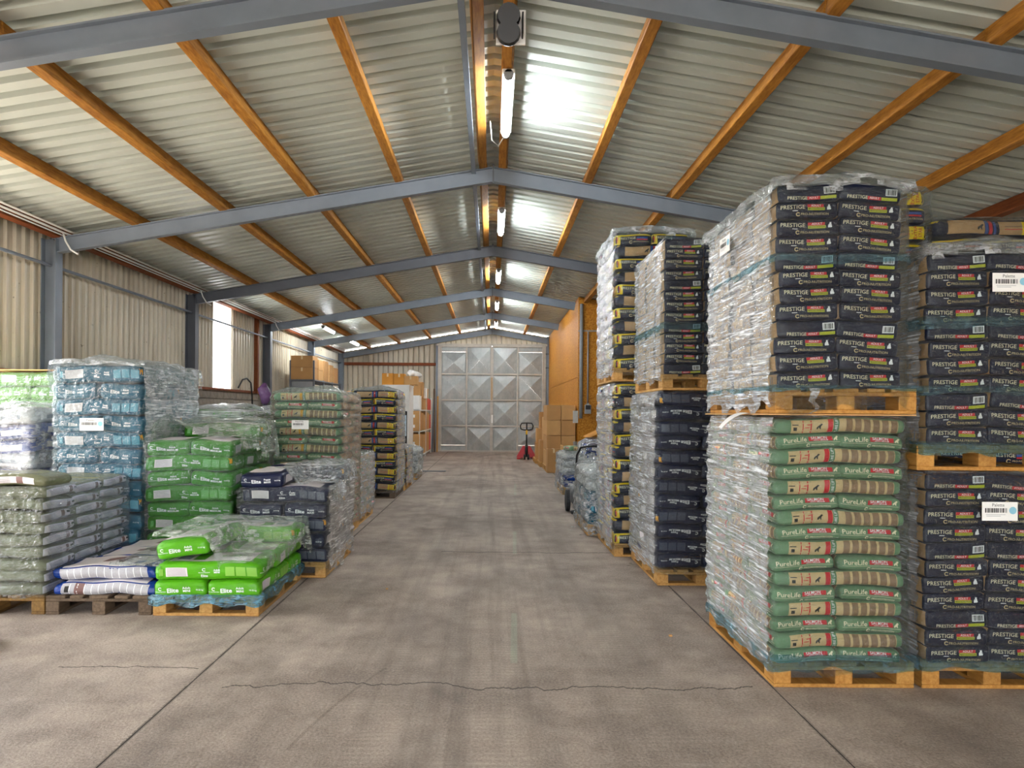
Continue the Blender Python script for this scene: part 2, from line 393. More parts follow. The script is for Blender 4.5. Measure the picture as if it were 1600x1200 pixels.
# roof
ceiling = tag(empty('ceiling'), kind='structure')
pw = 0.23; prof = [(0, 0), (0.128, 0), (0.136, 0.075), (0.222, 0.075), (0.23, 0)]
pts = []
for k in range(4):
    for (y, h) in prof[:-1] if k < 3 else prof: pts.append((k * pw + y, h))
Lr = 6.32
for side in (-1, 1):
    m = MB(); nseg = 1
    P = []
    for (y, h) in pts:
        P.append([(side * 0.0, y, ztop(0) + h), (side * Lr, y, ztop(Lr) + h)])
    m.grid(P); me = m.mesh('roof_sheet', MATS['roof_sheet'])
    for i in range(36): link('roof_sheet', me, ceiling, (0, Y0 + 0.05 + i * 0.92, 0))
MB().prism([(-0.3, ztop(0.3) + 0.08), (0, ztop(0) + 0.085), (0.3, ztop(0.3) + 0.08), (0.3, ztop(0.3) + 0.10), (0, ztop(0) + 0.11), (-0.3, ztop(0.3) + 0.10)], Y0, Y1).build('ridge_cap', MATS['roof_sheet'], ceiling)
for bi in range(len(FRAMES) - 1):
    y0, y1 = FRAMES[bi], FRAMES[bi + 1]
    L = y1 - y0 - 0.005
    for px in (0.14, 1.28, 2.46, 3.65, 4.83, 5.88):
        for sgn in (-1, 1):
            if bi >= 5 and sgn > 0 and px > 2.5: continue
            jit = random.uniform(-0.012, 0.012)
            x = sgn * px + jit
            m = MB().box((0, 0, 0), (0.10, L, PH), bev=0.006)
            o = m.build('purlin', PURLIN_R if px > 5.8 else PURLIN, ceiling, (x, (y0 + y1) / 2, ztop(x) - PH / 2 - 0.004)); o.rotation_euler = (0, sgn * ang, 0)
    # steel ridge tie
    MB().box((-0.265, (y0 + y1) / 2, RB + 0.145), (0.055, L, 0.07)).build('ridge_tie', STEEL, ceiling)

# steel portal frames
def ibeam(m, p0, p1, up, h, wd, tf=0.014, tw=0.01):
    p0, p1, up = Vector(p0), Vector(p1), Vector(up).normalized(); d = (p1 - p0).normalized(); sd = d.cross(up)
    def bar(off, hh, ww):
        c = (p0 + p1) / 2 + up * off; M = Matrix((sd, d, up)).transposed(); m.box(c, (ww, (p1 - p0).length, hh), M)
    bar(h / 2 - tf / 2, tf, wd); bar(-h / 2 + tf / 2, tf, wd); bar(0, h - 2 * tf, tw)
for fi, fy in enumerate(FRAMES):
    fr = tag(empty('portal_frame', (0, fy, 0)), kind='structure')
    mat = STEEL if fi < 4 else STEEL_D if fi in (4,) else STEEL
    for sgn in (-1, 1):
        xe = sgn * 5.93
        if sgn > 0 and fi >= 5: xe = 2.2
        m = MB(); cz = RB + RH / 2
        ibeam(m, (0, 0, cz), (xe, 0, cz - SL * abs(xe)), (sgn * SL, 0, 1), RH, 0.10)
        m.build('rafter', mat, fr)
        if not (sgn > 0 and fi >= 5):
            m = MB(); xc = sgn * 5.97; ibeam(m, (xc, 0, 0), (xc, 0, RB - SL * 5.97 + RH), (1, 0, 0), 0.2, 0.16)
            m.build('column', STEEL_D if fi in (4, 5) else STEEL, fr)
    MB().box((0, -0.06, RB + RH / 2), (0.02, 0.02, RH + 0.06)).build('ridge_plate', STEEL_D, fr)

# left wall: block plinth, ribbed sheets, translucent pane
def rib_profile(n, period, inv=1):
    p = []
    for k in range(n):
        b = k * period
        p += [(b, 0), (b + period * 0.60, 0), (b + period * 0.68, 0.04 * inv), (b + period * 0.92, 0.04 * inv)]
    p.append((n * period, 0)); return p
WZ0, WZ1 = 2.04, 4.06
wl = tag(MB().box((-6.24, (8.6 + Y1) / 2, 1.02), (0.18, Y1 - 8.6, 2.03)).build('wall_left', MORTAR), kind='structure')
m = MB().box((0, 0, 0), (0.04, 0.388, 0.188), bev=0.006).mesh('concrete_block', BLOCK)
for r in range(5):
    for k in range(50):
        y = 8.62 + (k + 0.5) * 0.4 + (0.2 if r % 2 else 0)
        if y > Y1 - 0.2: continue
        link('concrete_block', m, wl, (-6.135, y, 1.12 + r * 0.2))
sheet_w = 0.9; me = None
prf = rib_profile(5, 0.18)
def wall_sheet_mesh(z0, z1): return MB().grid([[(h, y, z0), (h, y, z1)] for (y, h) in prf]).mesh('wall_sheet', MATS['wall_sheet'])
me = wall_sheet_mesh(WZ0, WZ1)
y = 8.6; k = 0
PANEL_Y = 15.5
ylist = []
y = 8.6
while y < PANEL_Y - 0.01: ylist.append(y); y += (PANEL_Y - 8.6) / 8
for q in ylist:
    o = link('wall_sheet', me, wl, (-6.12, q, 0)); o.scale = (1, (PANEL_Y - 8.6) / 8 / 0.9, 1)
y = PANEL_Y + 1.05
n = 13
for k in range(n):
    o = link('wall_sheet', me, wl, (-6.12, y + k * (Y1 - y) / n, 0)); o.scale = (1, (Y1 - y) / n / 0.9, 1)
win = tag(empty('window_1', (-6.12, PANEL_Y, 0)), kind='structure')
pp = rib_profile(6, 0.175)
MB().grid([[(h, y, WZ0), (h, y, WZ1)] for (y, h) in pp]).build('translucent_pane', MATS['panel'], win)
# left wall near the camera, with a loading door opening out of view
m = MB(); m.box((-6.2, (Y0 + 2.6) / 2, 2.0), (0.12, 2.6 - Y0, 4.0)); m.build('wall_sheet', MATS['wall_sheet'], wl)
MB().box((-6.2, 5.6, 3.75), (0.12, 6.0, 0.62)).build('door_header', MATS['wall_sheet'], wl)
MB().box((-6.1, (8.6 + Y1) / 2, 2.03), (0.12, Y1 - 8.6, 0.05)).build('sill_timber', PURLIN_R, wl)
MB().tube([(-5.98, 8.6, 3.50), (-5.98, Y1 - 0.3, 3.50)], 0.022, 8).build('wall_rail', STEEL, wl)
for yy in (18.2,):
    MB().box((-6.03, yy, 3.0), (0.1, 0.1, 2.0)).build('timber_post', PURLIN_R, wl)

# unseen front gable wall added to cut film glare, doorway sized for light
wf = tag(empty('wall_front', (0, Y0 - 0.06, 0)), kind='structure')
for (a, b) in ((-6.2, -3.4), (3.2, 6.2)): MB().prism([(a, 0), (b, 0), (b, ztop(b)), (a, ztop(a))], 0, 0.1).build('wall_sheet', MATS['wall_sheet'], wf)
MB().prism([(-3.4, 4.2), (3.2, 4.2), (3.2, ztop(3.2)), (0, ztop(0)), (-3.4, ztop(3.4))], 0, 0.1).build('lintel_sheet', MATS['wall_sheet'], wf)

# right wall
tag(MB().box((6.2, (Y0 + Y1) / 2, 2.0), (0.1, Y1 - Y0, 4.0)).build('wall_right', MATS['wall_sheet']), kind='structure')

# end wall with ribs
wb = tag(empty('wall_back', (0, 28.45, 0)), kind='structure')
DX0, DX1, DZ = -2.03, 2.03, 4.2
prb = rib_profile(5, 0.2)
def end_sheet(x0, x1, z0, slope_top=True):
    n = max(1, round((x1 - x0) / 0.2)); per = (x1 - x0) / n
    P = []
    gp = []
    for k in range(n): gp += [(k * per, 0), (k * per + per - 0.07, 0), (k * per + per - 0.06, 0.08), (k * per + per - 0.01, 0.08)]
    for (q, h) in gp + [(n * per, 0)]:
        x = x0 + q; P.append([(x, h, z0), (x, h, RB + RH + 0.10 - SL * abs(x))])
    return MB().grid(P)
for (a, b, z0) in ((-6.15, -5.1, 0), (-5.1, -4.1, 0), (-4.1, -3.1, 0), (-3.1, DX0, 0), (DX0, -1.0, DZ + 0.02), (-1.0, 0, DZ + 0.02), (0, 1.0, DZ + 0.02), (1.0, DX1, DZ + 0.02), (DX1, 3.0, 0), (3.0, 4.6, 0), (4.6, 6.15, 0)):
    end_sheet(a, b, z0).build('wall_sheet', MATS['wall_sheet'], wb)
MB().box((-4.05, -0.09, 3.47), (3.9, 0.1, 0.11)).build('girt', PURLIN_R, wb)
MB().box((2.22, -0.12, 2.3), (0.10, 0.10, 4.6)).build('door_post', STEEL, wb)
MB().box((-2.18, -0.12, 2.2), (0.10, 0.10, 4.4)).build('door_post', STEEL, wb)
for z in (3.9, 3.35, 1.8): MB().box((2.3, -0.18, z), (0.32, 0.06, 0.06)).build('hinge_bracket', STEEL_D, wb)

# big sheet-metal double door: two leaves, frame bars and diamond panels
door = tag(empty('door_1', (0, 28.3, 0)), kind='structure')
GALV = MATS['galv']; BAR = plain('door_bar', '#bdb8ae', 0.55, 0.1, 0.12, 4)
colx = [DX0, DX0 + 1.03, 0.0, 1.03, DX1]; rowz = [0.02, 1.02, 2.05, 3.08, DZ - 0.02]
for leaf in (0, 1):
    lf = empty('door_leaf'); lf.parent = door
    for c in (0, 1):
        ci = leaf * 2 + c; x0, x1 = colx[ci], colx[ci + 1]
        for r in range(4):
            z0, z1 = rowz[r], rowz[r + 1]
            if ci in (0, 3) and r == 0: z0 += 0.22
            if ci in (0, 3) and r == 3: z1 -= 0.2
            if ci in (0, 3) and r in (0, 3):
                za, zb = (0.02, z0) if r == 0 else (z1, rowz[4])
                MB().box(((x0 + x1) / 2, 0, (za + zb) / 2), (x1 - x0 - 0.05, 0.01, zb - za - 0.03)).build('plain_panel', GALV, lf)
                MB().box(((x0 + x1) / 2, -0.03, zb if r == 0 else za), (x1 - x0 - 0.04, 0.05, 0.035)).build('cross_bar', BAR, lf)
            m = MB(); cx, cz = (x0 + x1) / 2, (z0 + z1) / 2
            hx, hz = (x1 - x0) / 2 - 0.02, (z1 - z0) / 2 - 0.02
            dp = -0.085
            cor = [(-hx, 0, -hz), (hx, 0, -hz), (hx, 0, hz), (-hx, 0, hz)]
            for k in range(4): m.quad(cor[k], cor[(k + 1) % 4], (0, dp * random.uniform(0.8, 1.2), 0))
            m.build('pressed_panel', GALV, lf, (cx, 0, cz))
    for xx in ((colx[0], colx[1], -0.03) if leaf == 0 else (0.03, colx[3], colx[4])):
        box_obj('stile', (xx, -0.045, DZ / 2), (0.06, 0.07, DZ - 0.04), BAR, lf)
    cx = (colx[leaf * 2] + colx[leaf * 2 + 2]) / 2
    for z in rowz: box_obj('rail', (cx, -0.035, z), (2.0, 0.07, 0.06), BAR, lf)
box_obj('overlap_strip', (0.0, 0.03, DZ / 2), (0.16, 0.02, DZ - 0.05), BAR, door)
box_obj('handle', (0.02, -0.09, 1.3), (0.06, 0.04, 0.32), WHITE, door)
box_obj('lock_plate', (0.0, -0.085, 2.5), (0.07, 0.03, 0.9), plain('lock_plate', '#b59a78', 0.6, 0.2), door)
MB().box((0, -0.02, DZ + 0.05), (4.4, 0.1, 0.08)).build('door_track', BAR, door)
for xx in (DX0 - 0.07, DX1 + 0.07): box_obj('door_jamb', (xx, 0, DZ / 2), (0.09, 0.12, DZ), BAR, door)

# OSB room at right
ox = 2.27; oy = 18.7
wr = tag(empty('wall_osb'), kind='structure')
def zr(x): return ztop(x) - 0.02
pan = [18.7, 19.95, 21.2, 22.45, 23.7, 24.95, 26.2, 28.4]
for a, b in zip(pan, pan[1:]):
    for (z0, z1) in ((0, 2.5), (2.508, zr(ox) - 0.0)):
        box_obj('osb_board', (ox + 0.012, (a + b) / 2, (z0 + z1) / 2), (0.024, b - a - 0.008, z1 - z0), MATS['osb'], wr, 0.002)
x = ox
while x < 6.1:
    x2 = min(x + 1.25, 6.12)
    for (z0, z1) in ((0, 1.2), (1.2, 3.72), (3.72, 99)):
        m = MB(); t0, t1 = min(z1, zr(x)), min(z1, zr(x2))
        if t0 <= z0: continue
        m.prism([(x + 0.004, z0), (x2 - 0.004, z0), (x2 - 0.004, max(t1, z0 + 0.01)), (x + 0.004, t0)], oy - 0.024, oy)
        m.build('osb_board', MATS['osb'], wr)
    x = x2
MB().box((ox + 1.2, oy - 0.035, 3.72), (2.4, 0.02, 0.04)).build('batten', plain('grey_batten', '#8a8378', 0.7), wr)
pipe = tag(MB().tube([(2.34, oy - 0.06, 1.42), (2.34, oy - 0.06, 4.42)], 0.045, 10).build('conduit_pipe', GREY, smooth=True), 'thick grey conduit running up the corner of the chipboard wall', 'pipe')
pipe = tag(MB().tube([(2.52, oy - 0.05, 1.8), (2.52, oy - 0.05, 3.7)], 0.02, 8).build('conduit_pipe', GREY, smooth=True), 'thin pale conduit leading down to the grey switch box', 'pipe')
sw = tag(empty('switch_box', (2.52, oy - 0.1, 1.66)), 'grey switch box mounted on the chipboard wall', 'switch box')
box_obj('housing', (0, 0, 0), (0.16, 0.1, 0.24), GREY, sw, 0.012); box_obj('cover', (0.0, -0.055, 0.05), (0.13, 0.02, 0.11), BLACK, sw)
box_obj('gland', (0, 0, 0.14), (0.07, 0.05, 0.05), GREY, sw)

# eave cables
for k in range(5):
    pts = [(-5.78 + 0.03 * k, yy, 3.905 + 0.012 * k - 0.012 * (((yy * 3 + k) % 2) > 1)) for yy in [2 + i * 1.3 for i in range(21)]]
    cable('eave_cable', pts, 0.009, WHITE, f'pale cable along the left eave, {("nearest the wall", "second from the wall", "middle of the bundle", "fourth from the wall", "farthest from the wall")[k]}', group='cables strung along the left eave')
for fy, nm in ((9.5, 'nearest'), (14.0, 'second'), (18.8, 'third')):
    cable('drop_cable', [(-5.75, fy, 3.93), (-5.7, fy - 0.02, 3.8), (-5.62, fy - 0.04, 3.68), (-5.52, fy - 0.04, 3.62)], 0.012, WHITE, f'short pale cable dropping from the eave bundle at the {nm} left column')
cable('loop_cable', [(-6.03, 16.9, 2.1), (-6.0, 17.1, 2.3), (-6.0, 17.4, 2.35), (-6.0, 17.7, 2.25), (-6.0, 17.8, 1.9), (-6.0, 17.82, 1.3)], 0.02, BLACK, 'black cable looping over the block wall below the pane')

# LED tubes
def led(name, x, y0, y1, z, label, group):
    t = tag(empty(name, (x, (y0 + y1) / 2, z)), label, 'light', group)
    L = y1 - y0
    MB().box((0, 0, 0.032), (0.125, L, 0.04), bev=0.008).build('housing', WHITE, t)
    MB().tube([(0, -L / 2 + 0.05, -0.012), (0, L / 2 - 0.05, -0.012)], 0.036, 10).build('diffuser', TUBE, t, smooth=True)
    for s in (-1, 1): MB().tube([(0, s * (L / 2 - 0.05), 0), (0, s * L / 2, 0.0)], 0.047, 10).build('end_cap', GREY, t)
    return t
zl = ztop(0.14) - PH - 0.072
ords = ['nearest', 'second', 'third', 'fourth', 'fifth']
for k, (a, b) in enumerate(((6.75, 8.25), (11.3, 12.8), (16.1, 17.6), (20.6, 22.1), (25.2, 26.7))):
    led('tube_light', 0.14, a, b, zl, f'white tube light under the ridge beam, {ords[k]} from the camera', 'tube lights along the ridge')
    if k == 0: cable('lamp_cable', [(0.12, 8.3, zl), (0.06, 8.5, zl - 0.03), (-0.02, 8.45, zl + 0.02), (-0.04, 8.1, zl + 0.1)], 0.008, WHITE, 'thin white cable hanging at the end of the nearest tube light')
for k, (a, b) in enumerate(((20.3, 21.7), (24.2, 25.6))):
    led('tube_light', -4.83, a, b, ztop(4.83) - PH - 0.08, f'white tube light under the left-hand roof beam, {"nearer" if k == 0 else "farther"} of the two', 'tube lights on the left roof beam')

# floodlight at first frame apex
fl = tag(empty('floodlight', (0.105, 5.28, 4.42)), 'black twin-headed floodlight on the steel ridge of the nearest frame', 'floodlight')
box_obj('back_plate', (0.02, 0.05, 0.02), (0.22, 0.02, 0.26), WHITE, fl)
for k, zz in enumerate((0.07, -0.055)):
    m = MB().tube([(0, 0.03, zz), (0, -0.02, zz - 0.005), (0, -0.07, zz - 0.015)], [0.075, 0.09, 0.082], 14); m.build('lamp_head', BLACK, fl)
for s in (-1, 1): box_obj('bracket', (s * 0.105, 0.0, 0.01), (0.012, 0.1, 0.16), BLACK, fl)

# ------------------------------------------------------------------ printed text and marks
TXT = {}
def text2d(s, size, bold=0.0, shear=0.0):
    key = (s, round(bold, 4), shear)
    if key not in TXT:
        cu = bpy.data.curves.new('t', 'FONT'); cu.body = s; cu.size = 1.0; cu.offset = bold; cu.resolution_u = 2; cu.shear = shear
        cu.align_x = 'CENTER'; cu.align_y = 'CENTER'; cu.fill_mode = 'FRONT'
        ob = bpy.data.objects.new('t', cu); C.objects.link(ob); dg = bpy.context.evaluated_depsgraph_get(); dg.update()
        me = bpy.data.meshes.new_from_object(ob.evaluated_get(dg))
        TXT[key] = ([(v.co.x, v.co.y) for v in me.vertices], [list(p.vertices) for p in me.polygons])
        bpy.data.objects.remove(ob); bpy.data.curves.remove(cu); bpy.data.meshes.remove(me)
    V, Fc = TXT[key]; return [(x * size, y * size) for x, y in V], Fc
def rect2d(w_, h_, step=0.03):
    nx, ny = max(1, math.ceil(w_ / step)), max(1, math.ceil(h_ / 0.02))
    V = [(-w_ / 2 + w_ * i / nx, -h_ / 2 + h_ * j / ny) for j in range(ny + 1) for i in range(nx + 1)]
    return V, [[j * (nx + 1) + i, j * (nx + 1) + i + 1, (j + 1) * (nx + 1) + i + 1, (j + 1) * (nx + 1) + i] for j in range(ny) for i in range(nx)]
def ring2d(r0, r1, n=14, a0=0.0, a1=2 * math.pi):
    V = []; Fc = []
    for k in range(n + 1):
        a = a0 + (a1 - a0) * k / n; V += [(r0 * math.cos(a), r0 * math.sin(a)), (r1 * math.cos(a), r1 * math.sin(a))]
    for k in range(n): Fc.append([2 * k, 2 * k + 1, 2 * k + 3, 2 * k + 2])
    return V, Fc
def poly2d(P, s=1.0): return [(x * s, y * s) for x, y in P], [list(range(len(P)))]
CAT = [(-.3, -.5), (.3, -.5), (.42, -.3), (.3, -.25), (.28, .05), (.2, .2), (.22, .5), (.08, .36), (-.06, .5), (-.1, .2), (-.3, -.1)]
DOG = [(-.5, -.5), (-.3, -.5), (-.1, -.2), (.1, -.5), (.25, -.5), (.2, -.1), (.35, .2), (.5, .25), (.45, .4), (.2, .5), (.05, .3), (-.2, .1), (-.45, -.1)]
def logo(u, v, s, m, items, word=True, ws=0.011):
    items += [('ring', u, v, s * 0.62, s, m, 0.5, 5.6)]
    if word: items += [('text', 'PRO-NUTRITION', u, v - s * 1.75, ws, m, 0.01)]

# ------------------------------------------------------------------ food bags
class Bag:
    """rounded, slightly lumpy sack; prints are laid on its surface"""
    def __init__(s, a, b, c, r, seed, amp=0.004, pinch=0.1, slump=0.0):
        s.a, s.b, s.c, s.r, s.amp, s.pinch = a, b, c, min(r, c * 0.96), amp, pinch
        rg = random.Random(seed); s.ph = [rg.uniform(0, 6.28) for _ in range(9)]; s.k = [rg.uniform(9, 17) for _ in range(6)]
    def deform(s, p):
        x, y, z = p; ph, k = s.ph, s.k
        fx = max(abs(x) / s.a - 0.55, 0) / 0.45; fy = max(abs(y) / s.b - 0.55, 0) / 0.45
        q = 1 - s.pinch * min(1, fx * fx * fx + fy * fy * fy)
        z2 = z * q - s.c * (1 - q) * 0.35
        dx = s.amp * math.sin(k[0] * y + k[1] * z + ph[0]) + s.amp * 0.5 * math.sin(k[2] * 1.4 * y + ph[1])
        dy = s.amp * math.sin(k[3] * x + k[4] * z + ph[2]) + s.amp * 0.5 * math.sin(k[5] * 1.4 * x + ph[3])
        dz = s.amp * 0.8 * (math.sin(k[1] * x + ph[4]) + math.sin(k[0] * y + ph[5]))
        if s.a > 0.3: z2 -= 0.011 * (x / s.a) ** 2
        return (x + dx, y + dy, z2 + dz)
    def body(s, name, mats, mfun):
        a, b, c, r = s.a, s.b, s.c, s.r
        def axis(h, n):
            L = [-h, -h + r * 0.35, -h + r]; inner = h - r
            L += [-inner + 2 * inner * i / n for i in range(1, n)]; L += [h - r, h - r * 0.35, h]; return L
        AX = [axis(a, max(3, int(a / 0.03))), axis(b, max(3, int(b / 0.03))), [-c, -c + r * 0.5, -c * 0.25 if r > c * .7 else -c + r, c * 0.25 if r > c * .7 else c - r, c - r * 0.5, c]]
        dims = (a, b, c); idx = {}; V = []; Fc = []; Mi = []
        def vert(q):
            key = tuple(round(t, 5) for t in q)
            if key not in idx:
                inn = [max(-(d - r), min(d - r, t)) for t, d in zip(q, dims)]; dv = Vector([t - i for t, i in zip(q, inn)])
                dv = dv.normalized() * r if dv.length > 1e-9 else dv
                idx[key] = len(V); V.append(s.deform((inn[0] + dv.x, inn[1] + dv.y, inn[2] + dv.z)))
            return idx[key]
        for ax in range(3):
            u, v = (ax + 1) % 3, (ax + 2) % 3
            for sg in (-1, 1):
                for i in range(len(AX[u]) - 1):
                    for j in range(len(AX[v]) - 1):
                        quad = []
                        for (ii, jj) in ((0, 0), (1, 0), (1, 1), (0, 1)):
                            q = [0, 0, 0]; q[ax] = sg * dims[ax]; q[u] = AX[u][i + ii]; q[v] = AX[v][j + jj]; quad.append(vert(q))
                        Fc.append(quad if sg > 0 else quad[::-1]); Mi.append(mfun(ax, sg) if mfun.__code__.co_argcount == 2 else mfun(ax, sg, (AX[u][i] + AX[u][i + 1]) / 2, (AX[v][j] + AX[v][j + 1]) / 2))
        mb = MB(); mb.v, mb.f, mb.m = V, Fc, Mi
        return mb.mesh(name, mats, True)
    def proj(s, face, u, v, off):
        a, b, c, r = s.a, s.b, s.c, s.r
        if face in 'FB':
            x = u if face == 'F' else -u; hx, h = a, b; tt = x
        elif face in 'LR':
            tt = -u if face == 'L' else u; hx, h = b, a
        if face == 'T':
            return s.deform((u, v, c + off))
        z = max(-c * 0.97, min(c * 0.97, v))
        d1 = max(abs(tt) - (hx - r), 0); d2 = max(abs(z) - (c - r), 0); dd = min(math.sqrt(d1 * d1 + d2 * d2), r * 0.985)
        k = h - r + math.sqrt(r * r - dd * dd) + off
        p = {'F': (tt, -k, z), 'B': (tt, k, z), 'L': (-k, tt, z), 'R': (k, tt, z)}[face]
        return s.deform(p)
    def prints(s, name, faces):
        """faces: {face: items}"""
        mb = MB(); mats = []
        for face, items in faces.items():
            lay = 0
            for it in items:
                kind = it[0]
                if kind == 'text': _, st, u, v, size, m, bold = it; V, Fc = text2d(st, size, bold); z = 3
                elif kind == 'vtext': _, st, u, v, size, m, bold = it; V, Fc = text2d(st, size, bold); V = [(-y, x) for x, y in V]; z = 3
                elif kind == 'rect': _, u, v, w_, h_, m, z = it; V, Fc = rect2d(w_, h_)
                elif kind == 'ring': _, u, v, r0, r1, m, a0, a1 = it; V, Fc = ring2d(r0, r1, 12, a0, a1); z = 3
                elif kind == 'poly': _, P, u, v, sz, m = it; V, Fc = poly2d(P, sz); z = 3
                if m not in mats: mats.append(m)
                mi = mats.index(m); b0 = len(mb.v)
                for (x, y) in V: mb.v.append(s.proj(face, u + x, v + y, 0.0024 + 0.0008 * z))
                mb.f += [[b0 + i for i in f] for f in Fc]; mb.m += [mi] * len(Fc)
        return mb.mesh(name, mats, True) if mb.v else None

NAVY = plastic('navy_sack', '#0c1430'); NAVY2 = plastic('navy_sack_slate', '#141b3a')
KRAFT = plastic('kraft_sack', '#c19a6c', 0.5, 0.4); KRAFTD = plain('kraft_print_brown', '#8f7256', 0.5, 0, 0.25, 40); KRAFTL = plain('kraft_print_beige', '#d2b584', 0.5, 0, 0.08)
GREEN = plastic('sage_green_sack', '#6a8c69'); GREEN_P = plain('sage_green_print', '#557f5a', 0.4, 0, 0.06)
TEAL = plastic('teal_sack', '#0a5a73'); EGREEN = plastic('leaf_green_sack', '#3a861e'); LIME = plastic('lime_green_sack', '#57a81a'); DGREEN = plastic('moss_green_sack', '#5a8f2c')
OLIVE = plastic('silver_olive_sack', '#77795f', 0.18, 0.9); SILVERW = plastic('white_printed_sack', '#d8d6da', 0.3, 0.4); BLUE = plastic('royal_blue_sack', '#1a3c8c', 0.2, 0.7)
WSACK = plastic('white_woven_sack', '#dcdad8', 0.45, 0.7); PINKW = plain('pale_panel_print', '#e9dfdf', 0.45, 0, 0.05)
P_W = plain('white_print', '#eef0f0', 0.45, 0, 0.02); P_R = plain('red_print', '#d0202c', 0.4, 0, 0.03); P_Y = plain('lime_yellow_print', '#b7bd22', 0.4, 0, 0.03); P_GOLD = plain('gold_print', '#cdb98a', 0.4, 0, 0.03)
P_K = plain('black_print', '#1b1a18', 0.5, 0, 0.03); P_YEL = plain('yellow_print', '#f2d21c', 0.4, 0, 0.03); P_BL = plain('blue_print', '#33549b', 0.4, 0, 0.03); P_CREAM = plain('cream_print', '#efe6c2', 0.4, 0, 0.03)
P_GR = plain('grey_print', '#8a8f98', 0.45, 0, 0.05); P_OR = plain('amber_print', '#e8a21d', 0.4, 0, 0.03); P_BR = plain('brown_print', '#7a5a55', 0.45, 0, 0.05)

def barcode(u, v, w_, h_):
    it = [('rect', u, v, w_, h_, P_W, 1)]
    x = -w_ / 2 + 0.006; rg = random.Random(3)
    while x < w_ / 2 - 0.008:
        b = rg.choice((0.002, 0.003, 0.005)); it.append(('rect', u + x + b / 2, v, b, h_ * 0.75, P_K, 2)); x += b + rg.choice((0.002, 0.003, 0.004))
    return it
PROTO = {}
def proto(key, name, seeds, dims, r, mats, mfun, faces, amp=0.004, pinch=0.1):
    L = []
    for sd in seeds:
        bg_ = Bag(*dims, r, sd, amp, pinch); L.append((bg_.body(name, mats, mfun), bg_.prints('print', faces) if faces else None))
    PROTO[key] = (name, L)

# navy cat-food bag (square), front and back faces printed, kraft ends
def navy_front(c):
    it = [('text', 'PRESTIGE', -0.090, c * 0.30, 0.034, P_CREAM, 0.0), ('rect', 0.042, c * 0.46, 0.094, c * 0.36, P_R, 1), ('rect', 0.046, c * 0.10, 0.098, c * 0.34, P_Y, 1),
          ('text', 'ADULT', 0.044, c * 0.46, 0.018, P_W, 0.01), ('text', 'MAX NUTRITION', 0.046, c * 0.1, 0.0115, P_K, 0.005), ('poly', CAT, 0.117, c * 0.3, 0.034, P_W), ('text', '3kg', 0.146, c * 0.42, 0.013, P_GR, 0),
          ('rect', -0.075, -c * 0.12, 0.03, 0.004, P_W, 1)]
    it += [('ring', -0.06, -c * 0.55, 0.007, 0.0125, P_GOLD, 0.5, 5.8), ('text', 'PRO-NUTRITION', 0.035, -c * 0.55, 0.021, P_GOLD, 0.004)]
    return it
def navy_code(c):
    return [('text', 'PRESTIGE', -0.075, -c * 0.62, 0.028, P_CREAM, 0.0), ('rect', 0.02, -c * 0.62, 0.075, c * 0.38, P_R, 1), ('text', 'ADULT', 0.02, -c * 0.62, 0.017, P_W, 0.01),
            ('rect', 0.105, -c * 0.62, 0.09, c * 0.36, P_Y, 1)] + barcode(0.115, c * 0.2, 0.066, c * 0.85)
def kraft_end(c):
    return [('poly', DOG, -0.06, 0, c * 0.75, P_K), ('rect', 0.08, 0, 0.012, c * 1.3, P_GR, 1), ('rect', 0.11, 0, 0.02, c * 1.3, KRAFTD, 1)]
NC = 0.0505
for key, fr in (('prestige', navy_front(NC)), ('prestige_code', navy_code(NC))):
    proto(key, 'navy_food_bag', (1, 2, 3), (0.176, 0.2, NC), 0.020, [NAVY, KRAFT], lambda ax, sg, u, v: 1 if ax == 0 and abs(u) < 0.177 else 0, {'F': fr, 'L': kraft_end(NC), 'R': kraft_end(NC)}, 0.004, 0.06)

# green/kraft dog-food sack: ends green with red flash, long sides banded kraft
def green_end(c):
    it = [('text', 'PureLife', -0.10, c * 0.28, 0.044, P_CREAM, 0.008), ('rect', 0.06, c * 0.30, 0.15, c * 0.62, P_R, 1), ('text', 'SALMON', 0.05, c * 0.42, 0.026, P_W, 0.012), ('text', 'ADULT MEDIUM', 0.06, c * 0.1, 0.0125, P_W, 0.005), ('poly', DOG, 0.155, c * 0.35, 0.03, P_CREAM)]
    return it + [('ring', -0.02, -c * 0.6, 0.007, 0.012, P_CREAM, 0.5, 5.8), ('text', 'PRO-NUTRITION', 0.07, -c * 0.6, 0.0185, P_CREAM, 0.008), ('rect', 0.0, -c * 0.2, 0.36, 0.0018, P_CREAM, 1)]
def banded_side(c, hi, A, B, word):
    it = [('rect', 0.02, 0, 0.66, c * hi, KRAFTL, 0)]
    for k in range(6): it.append(('rect', 0.02 + 0.056 * k + 0.026, 0, 0.04, c * hi * 0.99, KRAFTD, 1))
    it += [('rect', -0.035, 0, 0.034, c * hi, A, 1), ('vtext', word, -0.036, 0, 0.024, P_W, 0.006), ('rect', -0.07, 0, 0.03, c * hi, B, 1), ('poly', DOG, -0.135, 0, c * 0.8, P_K)]
    it += [('rect', -0.185, 0, 0.008, c * hi * .95, P_R, 1), ('rect', -0.20, c * .3, 0.02, 0.006, P_R, 1), ('rect', -0.21, -c * .1, 0.03, 0.005, P_R, 1), ('rect', -0.235, 0, 0.006, c * hi * .95, P_R, 1), ('rect', -0.285, -c * 0.3, 0.022, c * 0.5, P_K, 1), ('rect', -0.285, c * 0.3, 0.04, c * 0.14, P_K, 1)]
    return it
GC = 0.0455
gs = banded_side(GC, 1.78, GREEN_P, P_R, 'PURE LIFE')
